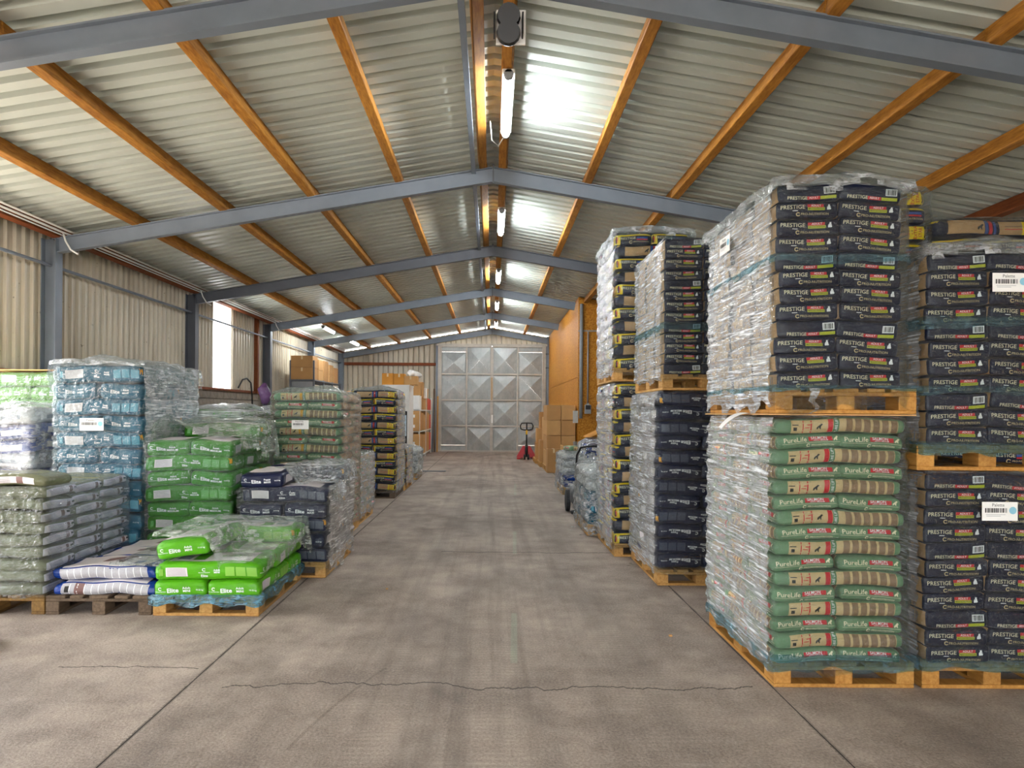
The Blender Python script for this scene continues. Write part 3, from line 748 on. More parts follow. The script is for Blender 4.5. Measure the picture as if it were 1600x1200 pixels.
proto('sage', 'green_food_bag', (11, 12, 13), (0.4, 0.2, GC), 0.032, [GREEN], lambda ax, sg: 0, {'F': gs, 'B': gs, 'L': green_end(GC), 'R': green_end(GC)}, 0.005, 0.14)
GC2 = 0.053; gs2 = banded_side(GC2, 1.75, GREEN_P, P_OR, 'PURE LIFE')
proto('sage_left', 'green_food_bag', (14, 15), (0.4, 0.2, GC2), 0.048, [GREEN], lambda ax, sg: 0, {'F': gs2, 'B': gs2, 'L': green_end(GC2), 'R': green_end(GC2)}, 0.005, 0.2)

# navy/yellow sack
def navy_yellow_end(c):
    return [('rect', 0, c * 0.8, 0.37, c * 0.22, P_YEL, 1), ('text', 'PRESTIGE', -0.07, c * 0.28, 0.044, P_CREAM, 0), ('rect', 0.09, c * 0.3, 0.12, c * 0.3, P_BL, 1), ('rect', 0.09, 0.0, 0.12, c * 0.2, P_R, 1), ('ring', -0.03, -c * 0.4, 0.012, 0.019, P_GOLD, 0.5, 5.8), ('text', 'PRO-NUTRITION', 0.08, -c * 0.4, 0.022, P_GOLD, 0.008), ('rect', -0.17, 0, 0.055, c * 1.6, P_YEL, 1), ('vtext', 'LAMB', -0.175, 0, 0.028, P_R, 0.01)]
def navy_yellow_side(c):
    h = c * 1.55
    return [('rect', -0.17, 0, 0.27, h, KRAFT, 0), ('rect', 0.20, 0, 0.24, h, KRAFT, 0), ('rect', -0.02, 0, 0.025, h, P_BL, 1), ('rect', 0.012, 0, 0.028, h, P_R, 1), ('rect', 0.045, 0, 0.02, h, P_BL, 1), ('poly', DOG, -0.07, 0, c * .7, P_K),
            ('rect', 0.31, 0, 0.11, h, P_YEL, 1), ('vtext', 'EXTRA', 0.30, 0, 0.036, P_R, 0.012), ('vtext', 'STAR', 0.335, 0, 0.036, P_R, 0.012), ('rect', 0.2, c * .2, 0.16, 0.008, KRAFTD, 1), ('rect', 0.2, -c * .15, 0.16, 0.006, P_R, 1)]
YC = 0.0705
proto('yellow', 'navy_yellow_food_bag', (21, 22, 23), (0.4, 0.2, YC), 0.05, [NAVY], lambda ax, sg: 0, {'F': navy_yellow_side(YC), 'B': navy_yellow_side(YC), 'L': navy_yellow_end(YC), 'R': navy_yellow_end(YC)}, 0.006, 0.14)

# "Elite" sacks
def elite_end(c, w1, w2):
    it = []; logo(-0.145, c * 0.22, 0.014, P_W, it, True, 0.0115)
    return it + [('text', 'Elite', -0.05, -c * 0.03, 0.05, P_W, 0.022), ('text', w1, 0.052, c * 0.22, 0.026, P_W, 0.02), ('text', w2, 0.052, -c * 0.16, 0.027, P_W, 0.025), ('text', '15-25 kg', 0.148, 0, 0.016, P_W, 0.012)]
def elite_side(c, w1, w2, panelmat):
    it = []; logo(-0.02, c * 0.3, 0.014, P_W, it, True, 0.011)
    it += [('text', 'Elite', -0.02, -c * 0.45, 0.03, P_W, 0.02), ('text', w1, 0.075, c * 0.2, 0.022, P_W, 0.02), ('text', w2, 0.075, -c * 0.08, 0.022, P_W, 0.025), ('rect', -0.225, 0, 0.16, c * 1.1, PINKW, 1), ('rect', -0.34, 0, 0.03, c * 0.8, panelmat, 1)]
    for k in range(3): it.append(('rect', 0.175 + k * 0.082, 0, 0.072, c * 1.1, panelmat, 1))
    for k in range(6): it.append(('rect', -0.225, c * 0.4 - k * c * 0.16, 0.14, 0.003, P_GR, 2))
    return it
def elite_top(): return [('rect', 0, 0, 0.62, 0.30, PINKW, 0)]
def elite(key, name, mat, dims_c, w1, w2, seeds, tabmat=P_OR, pm=None, rich_top=False):
    c = dims_c; pm = pm or P_GR; top = elite_top()
    if rich_top: top += [('rect', 0.1, 0.0, 0.09, 0.22, mat, 1), ('rect', 0.22, 0.05, 0.1, 0.1, P_GR, 1), ('text', 'Elite', -0.12, 0.02, 0.09, mat, 0.02)]
    e = elite_end(c, w1, w2)
    proto(key, name, seeds, (0.4, 0.2, c), 0.04, [mat], lambda ax, sg: 0, {'F': elite_side(c, w1, w2, pm), 'B': elite_side(c, w1, w2, pm), 'L': e, 'R': e + [('rect', -0.185, 0.4 * c, 0.02, c * 0.7, tabmat, 1)], 'T': top}, 0.006, 0.10)
elite('teal', 'teal_food_bag', TEAL, 0.079, 'Adult', 'MAXI', (31, 32), pm=plain('teal_pale_print', '#4c97ad', 0.4, 0, 0.04))
elite('leaf', 'leaf_green_food_bag', EGREEN, 0.0745, 'Adult', 'MEDIUM', (34, 35), pm=plain('leaf_pale_print', '#62a957', 0.4, 0, 0.04))
elite('moss', 'moss_green_food_bag', DGREEN, 0.079, 'Adult', 'MINI', (36, 37), pm=plain('moss_pale_print', '#7aa655', 0.4, 0, 0.04))
elite('lime', 'lime_green_food_bag', LIME, 0.068, 'Adult', 'MINI', (38, 39), pm=plain('lime_pale_print', '#85c04a', 0.4, 0, 0.04), rich_top=True)
elite('puppy', 'slate_navy_food_bag', NAVY2, 0.0735, 'Puppy', 'MAXI', (41, 42), pm=plain('slate_pale_print', '#4d5261', 0.4, 0, 0.04))
elite('puppy_tall', 'slate_navy_food_bag', NAVY2, 0.071, 'Puppy', 'MEDIUM', (43, 44, 45), pm=plain('slate_pale_print2', '#40465a', 0.4, 0, 0.04))
# silver-olive sack with white printed end, blue-white sack, plain sacks
OC = 0.0475
oe = [('rect', 0, 0, 0.36, OC * 1.3, PINKW, 0), ('rect', 0.09, 0, 0.04, OC * 1.3, P_BR, 1)] + [('rect', -0.09 + 0.004 * k, OC * (0.5 - 0.17 * k), 0.16, 0.003, P_GR, 1) for k in range(7)] + [('rect', 0.15, 0.01, 0.04, 0.02, P_K, 1)]
proto('olive', 'silver_olive_food_bag', (51, 52, 53), (0.4, 0.2, OC), 0.04, [OLIVE, SILVERW], lambda ax, sg: 1 if ax == 0 else 0, {'L': oe, 'R': oe}, 0.006, 0.2)
ole = [('rect', 0.0, 0, 0.62, OC * 1.25, PINKW, 0), ('rect', 0.2, 0, 0.05, OC * 1.25, P_BR, 1)] + [('rect', -0.02, OC * (0.45 - 0.18 * k), 0.3, 0.003, P_GR, 1) for k in range(6)]
proto('olive_long', 'silver_olive_food_bag', (54, 55), (0.4, 0.2, OC), 0.04, [OLIVE], lambda ax, sg: 0, {'F': ole, 'B': ole}, 0.006, 0.2)
BC = 0.055
bl = [('rect', 0.0, 0, 0.66, BC * 1.75, plain('grey_text_print', '#b4b3b8', 0.4, 0, 0.08, 90), 0)] + [('rect', -0.27 + 0.055 * k, 0, 0.006, BC * 1.6, P_W, 1) for k in range(11)]
bl2 = bl + [('rect', -0.2, 0, 0.07, BC * 1.75, P_BR, 1), ('rect', -0.29, 0, 0.03, BC * 1.1, P_K, 1)]
bt = [('rect', 0, 0.0, 0.62, 0.36, PINKW, 0), ('poly', DOG, 0.02, 0.05, 0.2, P_BR), ('rect', 0.2, -0.05, 0.08, 0.1, P_BL, 1)]
proto('blue', 'blue_white_food_bag', (61, 62), (0.4, 0.2, BC), 0.045, [BLUE], lambda ax, sg: 0, {'F': bl, 'B': bl2, 'T': bt}, 0.008, 0.25)
proto('blue2', 'blue_white_food_bag', (63, 64), (0.4, 0.2, BC), 0.045, [BLUE], lambda ax, sg: 0, {'F': bl2, 'B': bl, 'T': bt}, 0.008, 0.25)
proto('white', 'white_sack', (71, 72), (0.4, 0.2, 0.07), 0.06, [WSACK], lambda ax, sg: 0, {'F': [('rect', 0, 0, 0.4, 0.05, P_GR, 0)], 'L': [('rect', 0, 0, 0.2, 0.05, P_GR, 0)]}, 0.01, 0.25)
proto('bluesack', 'blue_sack', (73, 74), (0.4, 0.2, 0.07), 0.06, [BLUE], lambda ax, sg: 0, {'F': [('rect', 0.05, 0, 0.4, 0.07, PINKW, 0)], 'L': [('rect', 0, 0, 0.2, 0.07, PINKW, 0)]}, 0.01, 0.25)

ORD = ['', 'top', 'second', 'third', 'fourth', 'fifth', 'sixth', 'seventh', 'eighth', 'ninth', 'tenth', 'eleventh', 'twelfth', 'thirteenth', 'fourteenth', 'fifteenth', 'sixteenth', 'seventeenth']
rb = random.Random(99)
def bag(key, loc, rz, label, group, flip=False, tilt=0.0, jit=1.0, rx=0.0):
    name, L = PROTO[key]; me, pm = L[rb.randrange(len(L))]
    o = link(name, me); j = 0.006 * jit
    o.location = (loc[0] + rb.uniform(-j, j), loc[1] + rb.uniform(-j, j), loc[2])
    M = Matrix.Rotation(tilt + rb.uniform(-0.013, 0.013) * jit, 3, 'Y') @ Matrix.Rotation(rx, 3, 'X') @ (Matrix.Rotation(math.pi, 3, 'Y') if flip else Matrix.Identity(3)) @ Matrix.Rotation(rz + rb.uniform(-0.015, 0.015) * jit, 3, 'Z')
    o.rotation_euler = M.to_euler()
    tag(o, label, 'food bag' if 'sack' not in name else 'sack', group)
    if pm: link('print', pm, o)
    return o
def lay_label(desc, k, rows, pos, where): 
    n = rows - k; return f'{desc}, {ORD[n]} layer{" from top" if n > 1 else ""}, {pos}, {where}'
def stack3(key, x0, y0, z0, rows, rh, desc, where, group, ends_first=True, flip=False, see='L', tilt=0.018, lo=0, skip=None, jit=1.0, alt=None, wob=0.012, wid=0.8):
    """three bags per layer on a 0.8 x 1.2 pallet; x0,y0 = near left corner"""
    lean = [rb.uniform(-wob, wob) for _ in range(rows)]
    for k in range(lo, rows):
        z = z0 + (k + 0.5) * rh; top = k >= rows - 1; A = (k % 2 == 0) == ends_first; q = lean[k]
        kk = alt if (alt and not A) else key
        if A: S = [('front left', x0 + 0.2, y0 + 0.4, math.pi / 2, -tilt), ('front right', x0 + 0.6, y0 + 0.4, math.pi / 2, tilt), ('rear', x0 + 0.4, y0 + 1.0, 0, 0)]
        else: S = [('front', x0 + 0.4, y0 + 0.2, 0 if (k // 2) % 2 else math.pi, 0), ('rear left', x0 + 0.2, y0 + 0.8, math.pi / 2, -tilt), ('rear right', x0 + 0.6, y0 + 0.8, math.pi / 2, tilt)]
        for pos, x, y, rz, ti in S:
            if pos == ('rear right' if see == 'L' else 'rear left') and not top: continue
            if skip and skip(k, pos): continue
            o = bag(kk, (x0 + (x - x0) * wid / 0.8 + q, y + q * 0.5, z), rz, lay_label(desc, k, rows, pos, where), group, flip, ti, jit)
            if wid != 0.8: o.scale = (wid / 0.8, 1, 1) if abs(math.sin(rz)) < 0.5 else (1, wid / 0.8, 1)
def stack_navy(x0, y0, z0, rows, rh, where, group, left_col=True, tilt=0.03, phase=0, jit=1.0, lo=0):
    for k in range(lo, rows):
        z = z0 + (k + 0.5) * rh; n = rows - 1 - k; key = 'prestige_code' if (n + phase) % 4 == 0 else 'prestige'; q = rb.uniform(-0.01, 0.01)
        S = [('front left', 0, 0), ('front right', 1, 0)]
        if left_col or n == 0: S += [('middle left', 0, 1), ('rear left', 0, 2)]
        if n == 0: S += [('middle right', 1, 1), ('rear right', 1, 2)]
        for pos, i, j in S:
            bag(key, (x0 + 0.2 + 0.352 * i - 0.015 + q, y0 + 0.2 + 0.4 * j, z), 0, lay_label('navy bag', k, rows, pos, where), group, False, (-tilt if i == 0 else tilt), jit)

# ------------------------------------------------------------------ pallets
PH_ = 0.144
def pallet(x0, y0, z0, label, wood_, perimeter=True, group='wooden pallets'):
    p = tag(empty('pallet', (x0 + 0.4, y0 + 0.6, z0)), label, 'pallet', group)
    for i, x in enumerate((-0.3275, -0.17, 0, 0.17, 0.3275)): box_obj('deck_board', (x, 0, 0.133), (0.145 if i % 2 == 0 else 0.1, 1.2, 0.022), wood_, p)
    for y in (-0.5275, 0, 0.5275): box_obj('cross_board', (0, y, 0.111), (0.8, 0.145, 0.022), wood_, p)
    for x in (-0.35, 0, 0.35):
        for y in (-0.5275, 0, 0.5275): box_obj('block', (x, y, 0.061), (0.1, 0.145, 0.078), wood_, p)
    for x in (-0.35, 0, 0.35): box_obj('bottom_board', (x, 0, 0.011), (0.1, 1.2 - (0.2 if perimeter else 0), 0.022), wood_, p)
    if perimeter:
        for y in (-0.55, 0.55): box_obj('bottom_board', (0, y, 0.011), (0.8, 0.1, 0.022), wood_, p)
    return p

# ------------------------------------------------------------------ stretch film
def film(label, x0, x1, y0, y1, z0, z1, rh, seed=0, mats=None, off=0.030, rough=1.0, dome=0.03, z0j=0.03, topn=10, group='stretch film around pallets', name='stretch_film', cap=True, step=0.02, crumple=0.011):
    mats = mats or [F_CLEAR, F_SIDE, F_TOP]; rr = 0.05
    cx, cy = (x0 + x1) / 2, (y0 + y1) / 2; hx, hy = (x1 - x0) / 2 + off, (y1 - y0) / 2 + off
    per = []                                   # perimeter points with outward normals
    def seg(ax, ay, bx, by, nx, ny, side):
        n = max(2, int(math.hypot(bx - ax, by - ay) / step))
        for i in range(n): t = i / n; per.append((ax + (bx - ax) * t, ay + (by - ay) * t, nx, ny, side))
    def arc(px, py, a0, side):
        for i in range(4):
            a = a0 + math.pi / 2 * i / 4; per.append((px + rr * math.cos(a), py + rr * math.sin(a), math.cos(a), math.sin(a), side))
    seg(-hx + rr, -hy, hx - rr, -hy, 0, -1, 0); arc(hx - rr, -hy + rr, -math.pi / 2, 0)
    seg(hx, -hy + rr, hx, hy - rr, 1, 0, 1); arc(hx - rr, hy - rr, 0, 1)
    seg(hx - rr, hy, -hx + rr, hy, 0, 1, 1); arc(-hx + rr, hy - rr, math.pi / 2, 1)
    seg(-hx, hy - rr, -hx, -hy + rr, -1, 0, 1); arc(-hx + rr, -hy + rr, math.pi, 0)
    n = len(per); nz = max(4, int((z1 - z0) / 0.018)); rows_ = []
    def disp(x, y, z):
        s = seed * 3.7
        q = 0.006 * rough * noise.noise(Vector((x * 7 + s, y * 7, z * 22))) + 0.003 * rough * noise.noise(Vector((x * 20 + s, y * 20, z * 40 + x * 14)))
        return q + 0.008 * rough * noise.noise(Vector((x * 2.5 + s, y * 2.5, z * 2.5)))
    for iz in range(nz + 1):
        t = iz / nz; row = []
        for (x, y, nx, ny, side) in per:
            zb = z0 + z0j * noise.noise(Vector((x * 6 + seed, y * 6, 3.3))) * 1.5
            z = zb + (z1 - zb) * t
            b = 0.014 * abs(math.sin(math.pi * (z - z0) / rh)) - 0.010 if rh else 0
            dd = disp(x, y, z) + b
            if ny < -0.3:
                wl_ = max(0.0, 1 - (x + hx) / 0.24) + 0.6 * max(0.0, 1 - (hx - x) / 0.16) + 0.12
                dd += wl_ * crumple * (noise.noise(Vector((x * 26 + seed * 5, 7.1, z * 34))) + 0.5 * noise.noise(Vector((x * 55 + seed, 2.1, z * 60)))) + 0.5 * wl_ * crumple
            sh = 0.03 * max(0, (t - 0.94) / 0.06) ** 2
            row.append((cx + x + nx * (dd - sh), cy + y + ny * (dd - sh), z))
        rows_.append(row)
    if cap:
        for k in range(1, topn + 1):
            t = k / topn; row = []
            for (x, y, nx, ny, side) in per:
                f = 1 - t; zz = z1 + 0.012 + dome * math.sin(t * 1.57) + 0.03 * rough * noise.noise(Vector((x * f * 4 + seed, y * f * 4, 1.7))) * min(1, t * 3)
                row.append((cx + (x - nx * 0.03) * f, cy + (y - ny * 0.03) * f, zz))
            rows_.append(row)
    rows_ = [r + [r[0]] for r in rows_]
    mb = MB(); mb.grid(rows_, mi=lambda i, j: 2 if i >= nz else per[j][4])
    return tag(mb.build(name, mats, smooth=True), label, 'plastic film', group)

def drape(label, x0, x1, y0, y1, h, hang, mat, seed=0, step=0.03, off=0.012, rough=1.0, name='loose_film', group='loose plastic sheets over pallets'):
    """loose sheet over the top rectangle with sides hanging; hang = dict of functions side->length"""
    mb = MB(); L = 0.55; xs_ = []; x = x0 - L
    nx = int((x1 - x0 + 2 * L) / step); ny = int((y1 - y0 + 2 * L) / step)
    idx = {}; P = []
    def pos(u, v):
        ox_ = max(x0 - u, 0) - max(u - x1, 0); oy_ = max(y0 - v, 0) - max(v - y1, 0)
        cxx, cyy = min(max(u, x0), x1), min(max(v, y0), y1); dn = math.hypot(ox_, oy_)
        sid = ('l' if ox_ > 0 else 'r') if abs(ox_) >= abs(oy_) else ('f' if oy_ > 0 else 'b')
        ok = dn < 1e-6 or dn <= hang[sid](cyy if sid in 'lr' else cxx)
        z = h(cxx, cyy) + off
        wv = rough * (0.02 * noise.noise(Vector((u * 4 + seed, v * 4, 0.3))) + 0.011 * noise.noise(Vector((u * 11 + seed, v * 11, 5.3))))
        ex = -math.copysign(1, ox_) * (0.012 + 0.12 * abs(ox_)) if ox_ else 0; ey = -math.copysign(1, oy_) * (0.012 + 0.12 * abs(oy_)) if oy_ else 0
        fold = 0.02 * rough * math.sin((cxx + cyy) * 26 + seed) * min(1, dn * 4)
        return ok, (cxx + ex * 1.0 + (wv + fold) * (1 if oy_ == 0 and ox_ else 0), cyy + ey + (wv + fold) * (1 if oy_ else 0), max(0.03, z - dn * 0.96 + (wv + 0.01) * (1 if dn == 0 else 0.3)))
    for i in range(nx + 1):
        for j in range(ny + 1):
            ok, p = pos(x0 - L + (x1 - x0 + 2 * L) * i / nx, y0 - L + (y1 - y0 + 2 * L) * j / ny)
            if ok: idx[(i, j)] = len(mb.v); mb.v.append(p)
    for i in range(nx):
        for j in range(ny):
            q = [(i, j), (i + 1, j), (i + 1, j + 1), (i, j + 1)]
            if all(t in idx for t in q): mb.f.append([idx[t] for t in q]); mb.m.append(0)
    return tag(mb.build(name, mat, smooth=True), label, 'plastic film', group)

def paper_label(loc, rz, w_, h_, label, blob=True, word='Palette'):
    o = tag(MB().box((0, 0, 0), (w_, 0.002, h_)).build('paper_label', PAPER, None, loc, rz=rz), label, 'label', 'paper pallet labels')
    mb = MB(); mats = [P_K, plain('pale_blue_print', '#8cc4d8', 0.5, 0, 0.03), P_GR]
    def put(V, Fc, u, v, mi, y=-0.002):
        b0 = len(mb.v); mb.v.extend((u + x, y, v + z) for x, z in V); mb.f.extend([b0 + i for i in f] for f in Fc); mb.m.extend([mi] * len(Fc))
    put(*text2d(word, h_ * 0.24), -w_ * 0.05, h_ * 0.33, 0)
    rg = random.Random(5); x = -w_ * 0.40
    while x < w_ * 0.2:
        b = rg.choice((0.003, 0.0045, 0.007)); put(*rect2d(b, h_ * 0.24), x, h_ * 0.05, 0); x += b + 0.0035
    put(*rect2d(w_ * 0.55, 0.002), -w_ * 0.12, -h_ * 0.17, 2); put(*rect2d(w_ * 0.4, 0.002), -w_ * 0.18, -h_ * 0.25, 2)
    if blob: put(*ring2d(0.0, h_ * 0.2, 14), w_ * 0.36, h_ * 0.05, 1)
    link('print', mb.mesh('print', mats), o); return o

# ================================================================== right-hand row
# nearest green stack with navy stack on top
RX, RY = 1.616, 4.04
pallet(RX, RY, 0, 'amber pallet on the floor under the nearest green stack', PINE2)
stack3('sage', RX, RY, PH_, 16, 0.0872, 'green bag', 'nearest right-hand green stack', 'bags of the nearest green stack', ends_first=True, see='L', tilt=0.05, jit=1.6, wob=0.012, wid=0.735)
zt = PH_ + 16 * 0.0872
film('clear film wrapped around the nearest green stack', RX, RX + 0.735, RY, RY + 1.2, 0.10, zt + 0.0, 0.0872, 1, rough=1.3)
# teal skirt on the pallet
def skirt(label, x0, x1, y0, y1, z1, depth, seed, mat):
    return film(label, x0, x1, y0, y1, z1 - depth, z1, 0, seed, [mat, mat, mat], off=0.034, cap=False, z0j=0.03, name='film_skirt', group='film skirts on pallets')
skirt('bluish film skirt hanging over the pallet of the nearest green stack', RX, RX + 0.8, RY, RY + 1.2, 0.19, 0.085, 4, F_TEAL)
def band(label, x0, x1, y0, y1, z1, depth, seed):
    return film(label, x0, x1, y0, y1, z1 - depth, z1, 0, seed, [F_TEAL, F_TEAL, F_TEAL], off=0.036, cap=False, z0j=0.02, name='film_band', group='bluish film bands around stacks', rough=0.6)
# cardboard interlayer with a curling torn strip
cs = tag(MB().box((0, 0, 0), (0.84, 1.2, 0.008)).build('cardboard_sheet', CARD2, None, (RX + 0.38, RY + 0.6, zt + 0.014)), 'thin cardboard sheet between the nearest green and navy stacks', 'cardboard')
P = []
for i in range(13):
    t = i / 12; x = -0.42 - 0.18 * t; z = 0.004 + 0.01 * math.sin(t * 2) - 0.10 * t * t
    P.append([(x, -0.35 + 0.02 * t, z), (x, -0.22 - 0.05 * t, z + 0.006)])
MB().grid(P).build('torn_strip', PAPER, cs, smooth=True)
zp = zt + 0.02
pallet(RX - 0.01, RY - 0.02, zp, 'orange-amber pallet carried on top of the nearest green stack', PINE2)
zb = zp + PH_
stack_navy(RX, RY, zb, 12, 0.0965, 'navy stack above nearest green stack', 'bags of the raised nearest navy stack', True, 0.045, 0, 1.4)
film('clear film wrapped around the navy stack above the nearest green stack', RX, RX + 0.72, RY, RY + 1.2, zb - 0.10, zb + 12 * 0.0965, 0.0965, 2, rough=1.2, dome=0.10, z0j=0.08)
skirt('bluish film edge under the raised nearest navy stack', RX, RX + 0.8, RY, RY + 1.2, zb + 0.02, 0.03, 7, F_TEAL)
band('bluish film band round the raised nearest navy stack', RX, RX + 0.72, RY, RY + 1.2, zb + 7.95 * 0.0965, 0.06, 31)
P = [[(RX + 0.20 + 0.03 * math.sin(k * 1.3) * k / 8 + d, RY - 0.035 - 0.01 * (k % 2), zb - 0.018 * k) for d in (-0.03 + 0.003 * k, 0.0, 0.03 - 0.003 * k)] for k in range(9)]
tag(MB().grid(P).build('torn_film_strand', F_MESS, smooth=True), 'torn film strand dangling over the raised pallet', 'plastic film')

def hood(label, x0, x1, y0, y1, zt_, seed, peak=(0.5, 0.3), hgt=0.07, fr=0.12, sd=0.14, mat=None):
    def hh(x, y):
        u, v = (x - x0) / (x1 - x0), (y - y0) / (y1 - y0)
        e = min(u, 1 - u) * 4; g = min(v, 1 - v) * 5
        return zt_ + 0.02 + hgt * min(1, e) * min(1, 0.35 + g) * (0.6 + 0.4 * math.cos((u - peak[0]) * 3)) + 0.02 * noise.noise(Vector((x * 5, y * 5, seed)))
    return drape(label, x0 - 0.03, x1 + 0.03, y0 - 0.035, y1 + 0.03, hh, {'f': lambda x: fr * (0.75 + 0.5 * noise.noise(Vector((x * 5, seed, 0)))), 'b': lambda x: 0.1, 'l': lambda y: sd * (0.8 + 0.5 * noise.noise(Vector((y * 5, seed, 1)))), 'r': lambda y: sd * (0.8 + 0.5 * noise.noise(Vector((y * 5, seed, 2))))}, mat or F_TOP, seed, rough=1.3)
hood('loose film hood over the raised nearest navy stack', RX, RX + 0.71, RY, RY + 1.2, zb + 12 * 0.0965, 41, (0.4, 0.2), 0.06)

# right-edge navy stacks, two high
QX, QY = 2.47, 4.04
pallet(QX - 0.01, QY, 0, 'amber pallet on the floor under the right-edge navy stacks', PINE2)
stack_navy(QX, QY, PH_, 11, 0.0985, 'lower navy stack at right edge', 'bags of the lower right-edge navy stack', True, 0.03, 0, 1.8)
zq = PH_ + 11 * 0.0985
film('clear film wrapped around the lower navy stack at the right edge', QX, QX + 0.72, QY, QY + 1.2, 0.12, zq, 0.0985, 3, rough=1.0)
skirt('bluish film skirt over the floor pallet at the right edge', QX, QX + 0.8, QY, QY + 1.2, 0.17, 0.06, 9, F_TEAL)
pallet(QX - 0.06, QY - 0.02, zq + 0.015, 'amber pallet between the two right-edge navy stacks', PINE2)
zq2 = zq + 0.015 + PH_
stack_navy(QX, QY, zq2, 11, 0.099, 'upper navy stack at right edge', 'bags of the upper right-edge navy stack', True, 0.04, 0, 2.0)
film('clear film wrapped around the upper navy stack at the right edge', QX, QX + 0.72, QY, QY + 1.2, zq2 - 0.05, zq2 + 11 * 0.099, 0.099, 4, rough=1.2, dome=0.12)
skirt('bluish film skirt over the raised pallet at the right edge', QX - 0.03, QX + 0.8, QY, QY + 1.2, zq2 + 0.02, 0.075, 12, F_TEAL)
band('upper bluish film band round the upper right-edge navy stack', QX, QX + 0.72, QY, QY + 1.2, zq2 + 7.4 * 0.099, 0.07, 32)
band('lower bluish film band round the upper right-edge navy stack', QX, QX + 0.72, QY, QY + 1.2, zq2 + 3.4 * 0.099, 0.05, 33)
hood('loose film hood over the upper right-edge navy stack', QX, QX + 0.71, QY, QY + 1.2, zq2 + 11 * 0.099, 42, (0.9, 0.3), 0.10, 0.10)
paper_label((QX + 0.43, QY - 0.062, zq2 + 0.915), 0, 0.2, 0.105, 'white paper label on the upper navy stack at right edge')
paper_label((QX + 0.38, QY - 0.062, PH_ + 0.875), 0, 0.2, 0.105, 'white paper label on the lower navy stack at right edge')
paper_label((RX - 0.062, RY + 0.72, zb + 0.98), -math.pi / 2, 0.2, 0.11, 'white paper label on the side of the raised navy stack')

# tops of stacks behind the right edge
def tall_back(x0, y0, ztop_, rows_top, key, desc, where, group, lbl):
    rh = 0.139; n = rows_top; zb_ = ztop_ - n * rh - PH_
    pallet(x0, y0, 0, f'pallet on the floor {lbl}', PINE2); nl = int((zb_ - PH_) / rh); rl = (zb_ - PH_) / nl
    for k in range(nl):
        for i in (0, 1) if k % 2 else (0,):
            bag(key, (x0 + (0.2 + 0.4 * i if k % 2 else 0.4), y0 + (0.4 if k % 2 else 0.2), PH_ + (k + 0.5) * rl), math.pi / 2 if k % 2 else 0, f'{desc}, {ORD[nl - k]} layer of lower half, {"front" if not k % 2 else ("front left", "front right")[i]}, {where}', group)
    pallet(x0, y0, zb_, f'pallet halfway up {lbl}', PINE2)
    stack3(key, x0, y0, zb_ + PH_, n, rh, desc, where, group, ends_first=(n % 2 == 0), see='L', jit=1.5)
    film(f'clear film over the tall stack {lbl}', x0, x0 + 0.8, y0, y0 + 1.2, zb_, ztop_, rh, 5 + x0, dome=0.05)
tall_back(2.46, 5.32, 3.27, 8, 'yellow', 'navy-yellow bag', 'tallest stack behind right-edge stacks', 'bags of the tallest back stack', 'behind the right-edge navy stacks')
tall_back(3.30, 5.32, 3.04, 8, 'yellow', 'navy-yellow bag', 'far right back stack', 'bags of the far right back stack', 'at the far right back')
paper_label((2.46 + 0.49, 5.27, 3.03), 0, 0.15, 0.11, 'white paper label on the tallest stack behind the right edge', False, 'PALETTE')

# slate-navy stack and navy stack above it
SX, SY = 1.51, 6.42
pallet(SX, SY, 0, 'pine pallet on the floor under the tall slate-navy stack', PINE)
stack3('puppy_tall', SX, SY, PH_, 12, 0.134, 'slate-navy bag', 'lower stack beyond nearest green stack', 'bags of the slate-navy stack', ends_first=True, flip=True, see='L', jit=1.3)
zs = PH_ + 12 * 0.134
film('clear film wrapped around the tall slate-navy stack', SX, SX + 0.8, SY, SY + 1.2, 0.10, zs, 0.134, 6, rough=1.3)
pallet(SX + 0.03, SY, zs + 0.015, 'pine pallet on top of the slate-navy stack', PINE)
zs2 = zs + 0.015 + PH_
stack_navy(SX + 0.05, SY + 0.02, zs2, 13, 0.0955, 'upper stack above slate-navy stack', 'bags of the navy stack above the slate-navy one', True, 0.02, 0, 1.2)
film('teal-tinted film around the navy stack above the slate-navy one', SX + 0.05, SX + 0.77, SY + 0.02, SY + 1.22, zs2 - 0.06, zs2 + 13 * 0.0955, 0.0955, 8, [F_CLEAR, F_SIDE, F_TEAL], rough=1.3, dome=0.04)
band('bluish film band round the navy stack above the slate-navy one', SX + 0.05, SX + 0.77, SY + 0.02, SY + 1.22, zs2 + 5.0 * 0.0955, 0.08, 34)
paper_label((SX + 0.62, SY - 0.045, zs2 + 1.0), 0, 0.17, 0.11, 'white paper label on the navy stack above the slate-navy one')

# navy-yellow stacks, two high
NX, NY = 1.34, 7.70
pallet(NX, NY, 0, 'pine pallet on the floor under the right-hand navy-yellow stacks', PINE)
stack3('yellow', NX, NY, PH_, 13, 0.134, 'navy-yellow bag', 'lower right-hand yellow-edged stack', 'bags of the lower navy-yellow stack', ends_first=True, see='L', jit=1.4)
zn = PH_ + 13 * 0.134
film('clear film around the lower right-hand navy-yellow stack', NX, NX + 0.8, NY, NY + 1.2, 0.08, zn, 0.134, 9, rough=1.4)
pallet(NX - 0.02, NY, zn + 0.015, 'pine pallet between the right-hand navy-yellow stacks', PINE)
zn2 = zn + 0.015 + PH_
stack3('yellow', NX, NY, zn2, 11, 0.134, 'navy-yellow bag', 'upper right-hand yellow-edged stack', 'bags of the upper navy-yellow stack', ends_first=True, see='L', jit=1.4)
film('clear film around the upper right-hand navy-yellow stack', NX, NX + 0.8, NY, NY + 1.2, zn2 - 0.08, zn2 + 11 * 0.134, 0.134, 10, rough=1.4, dome=0.08)

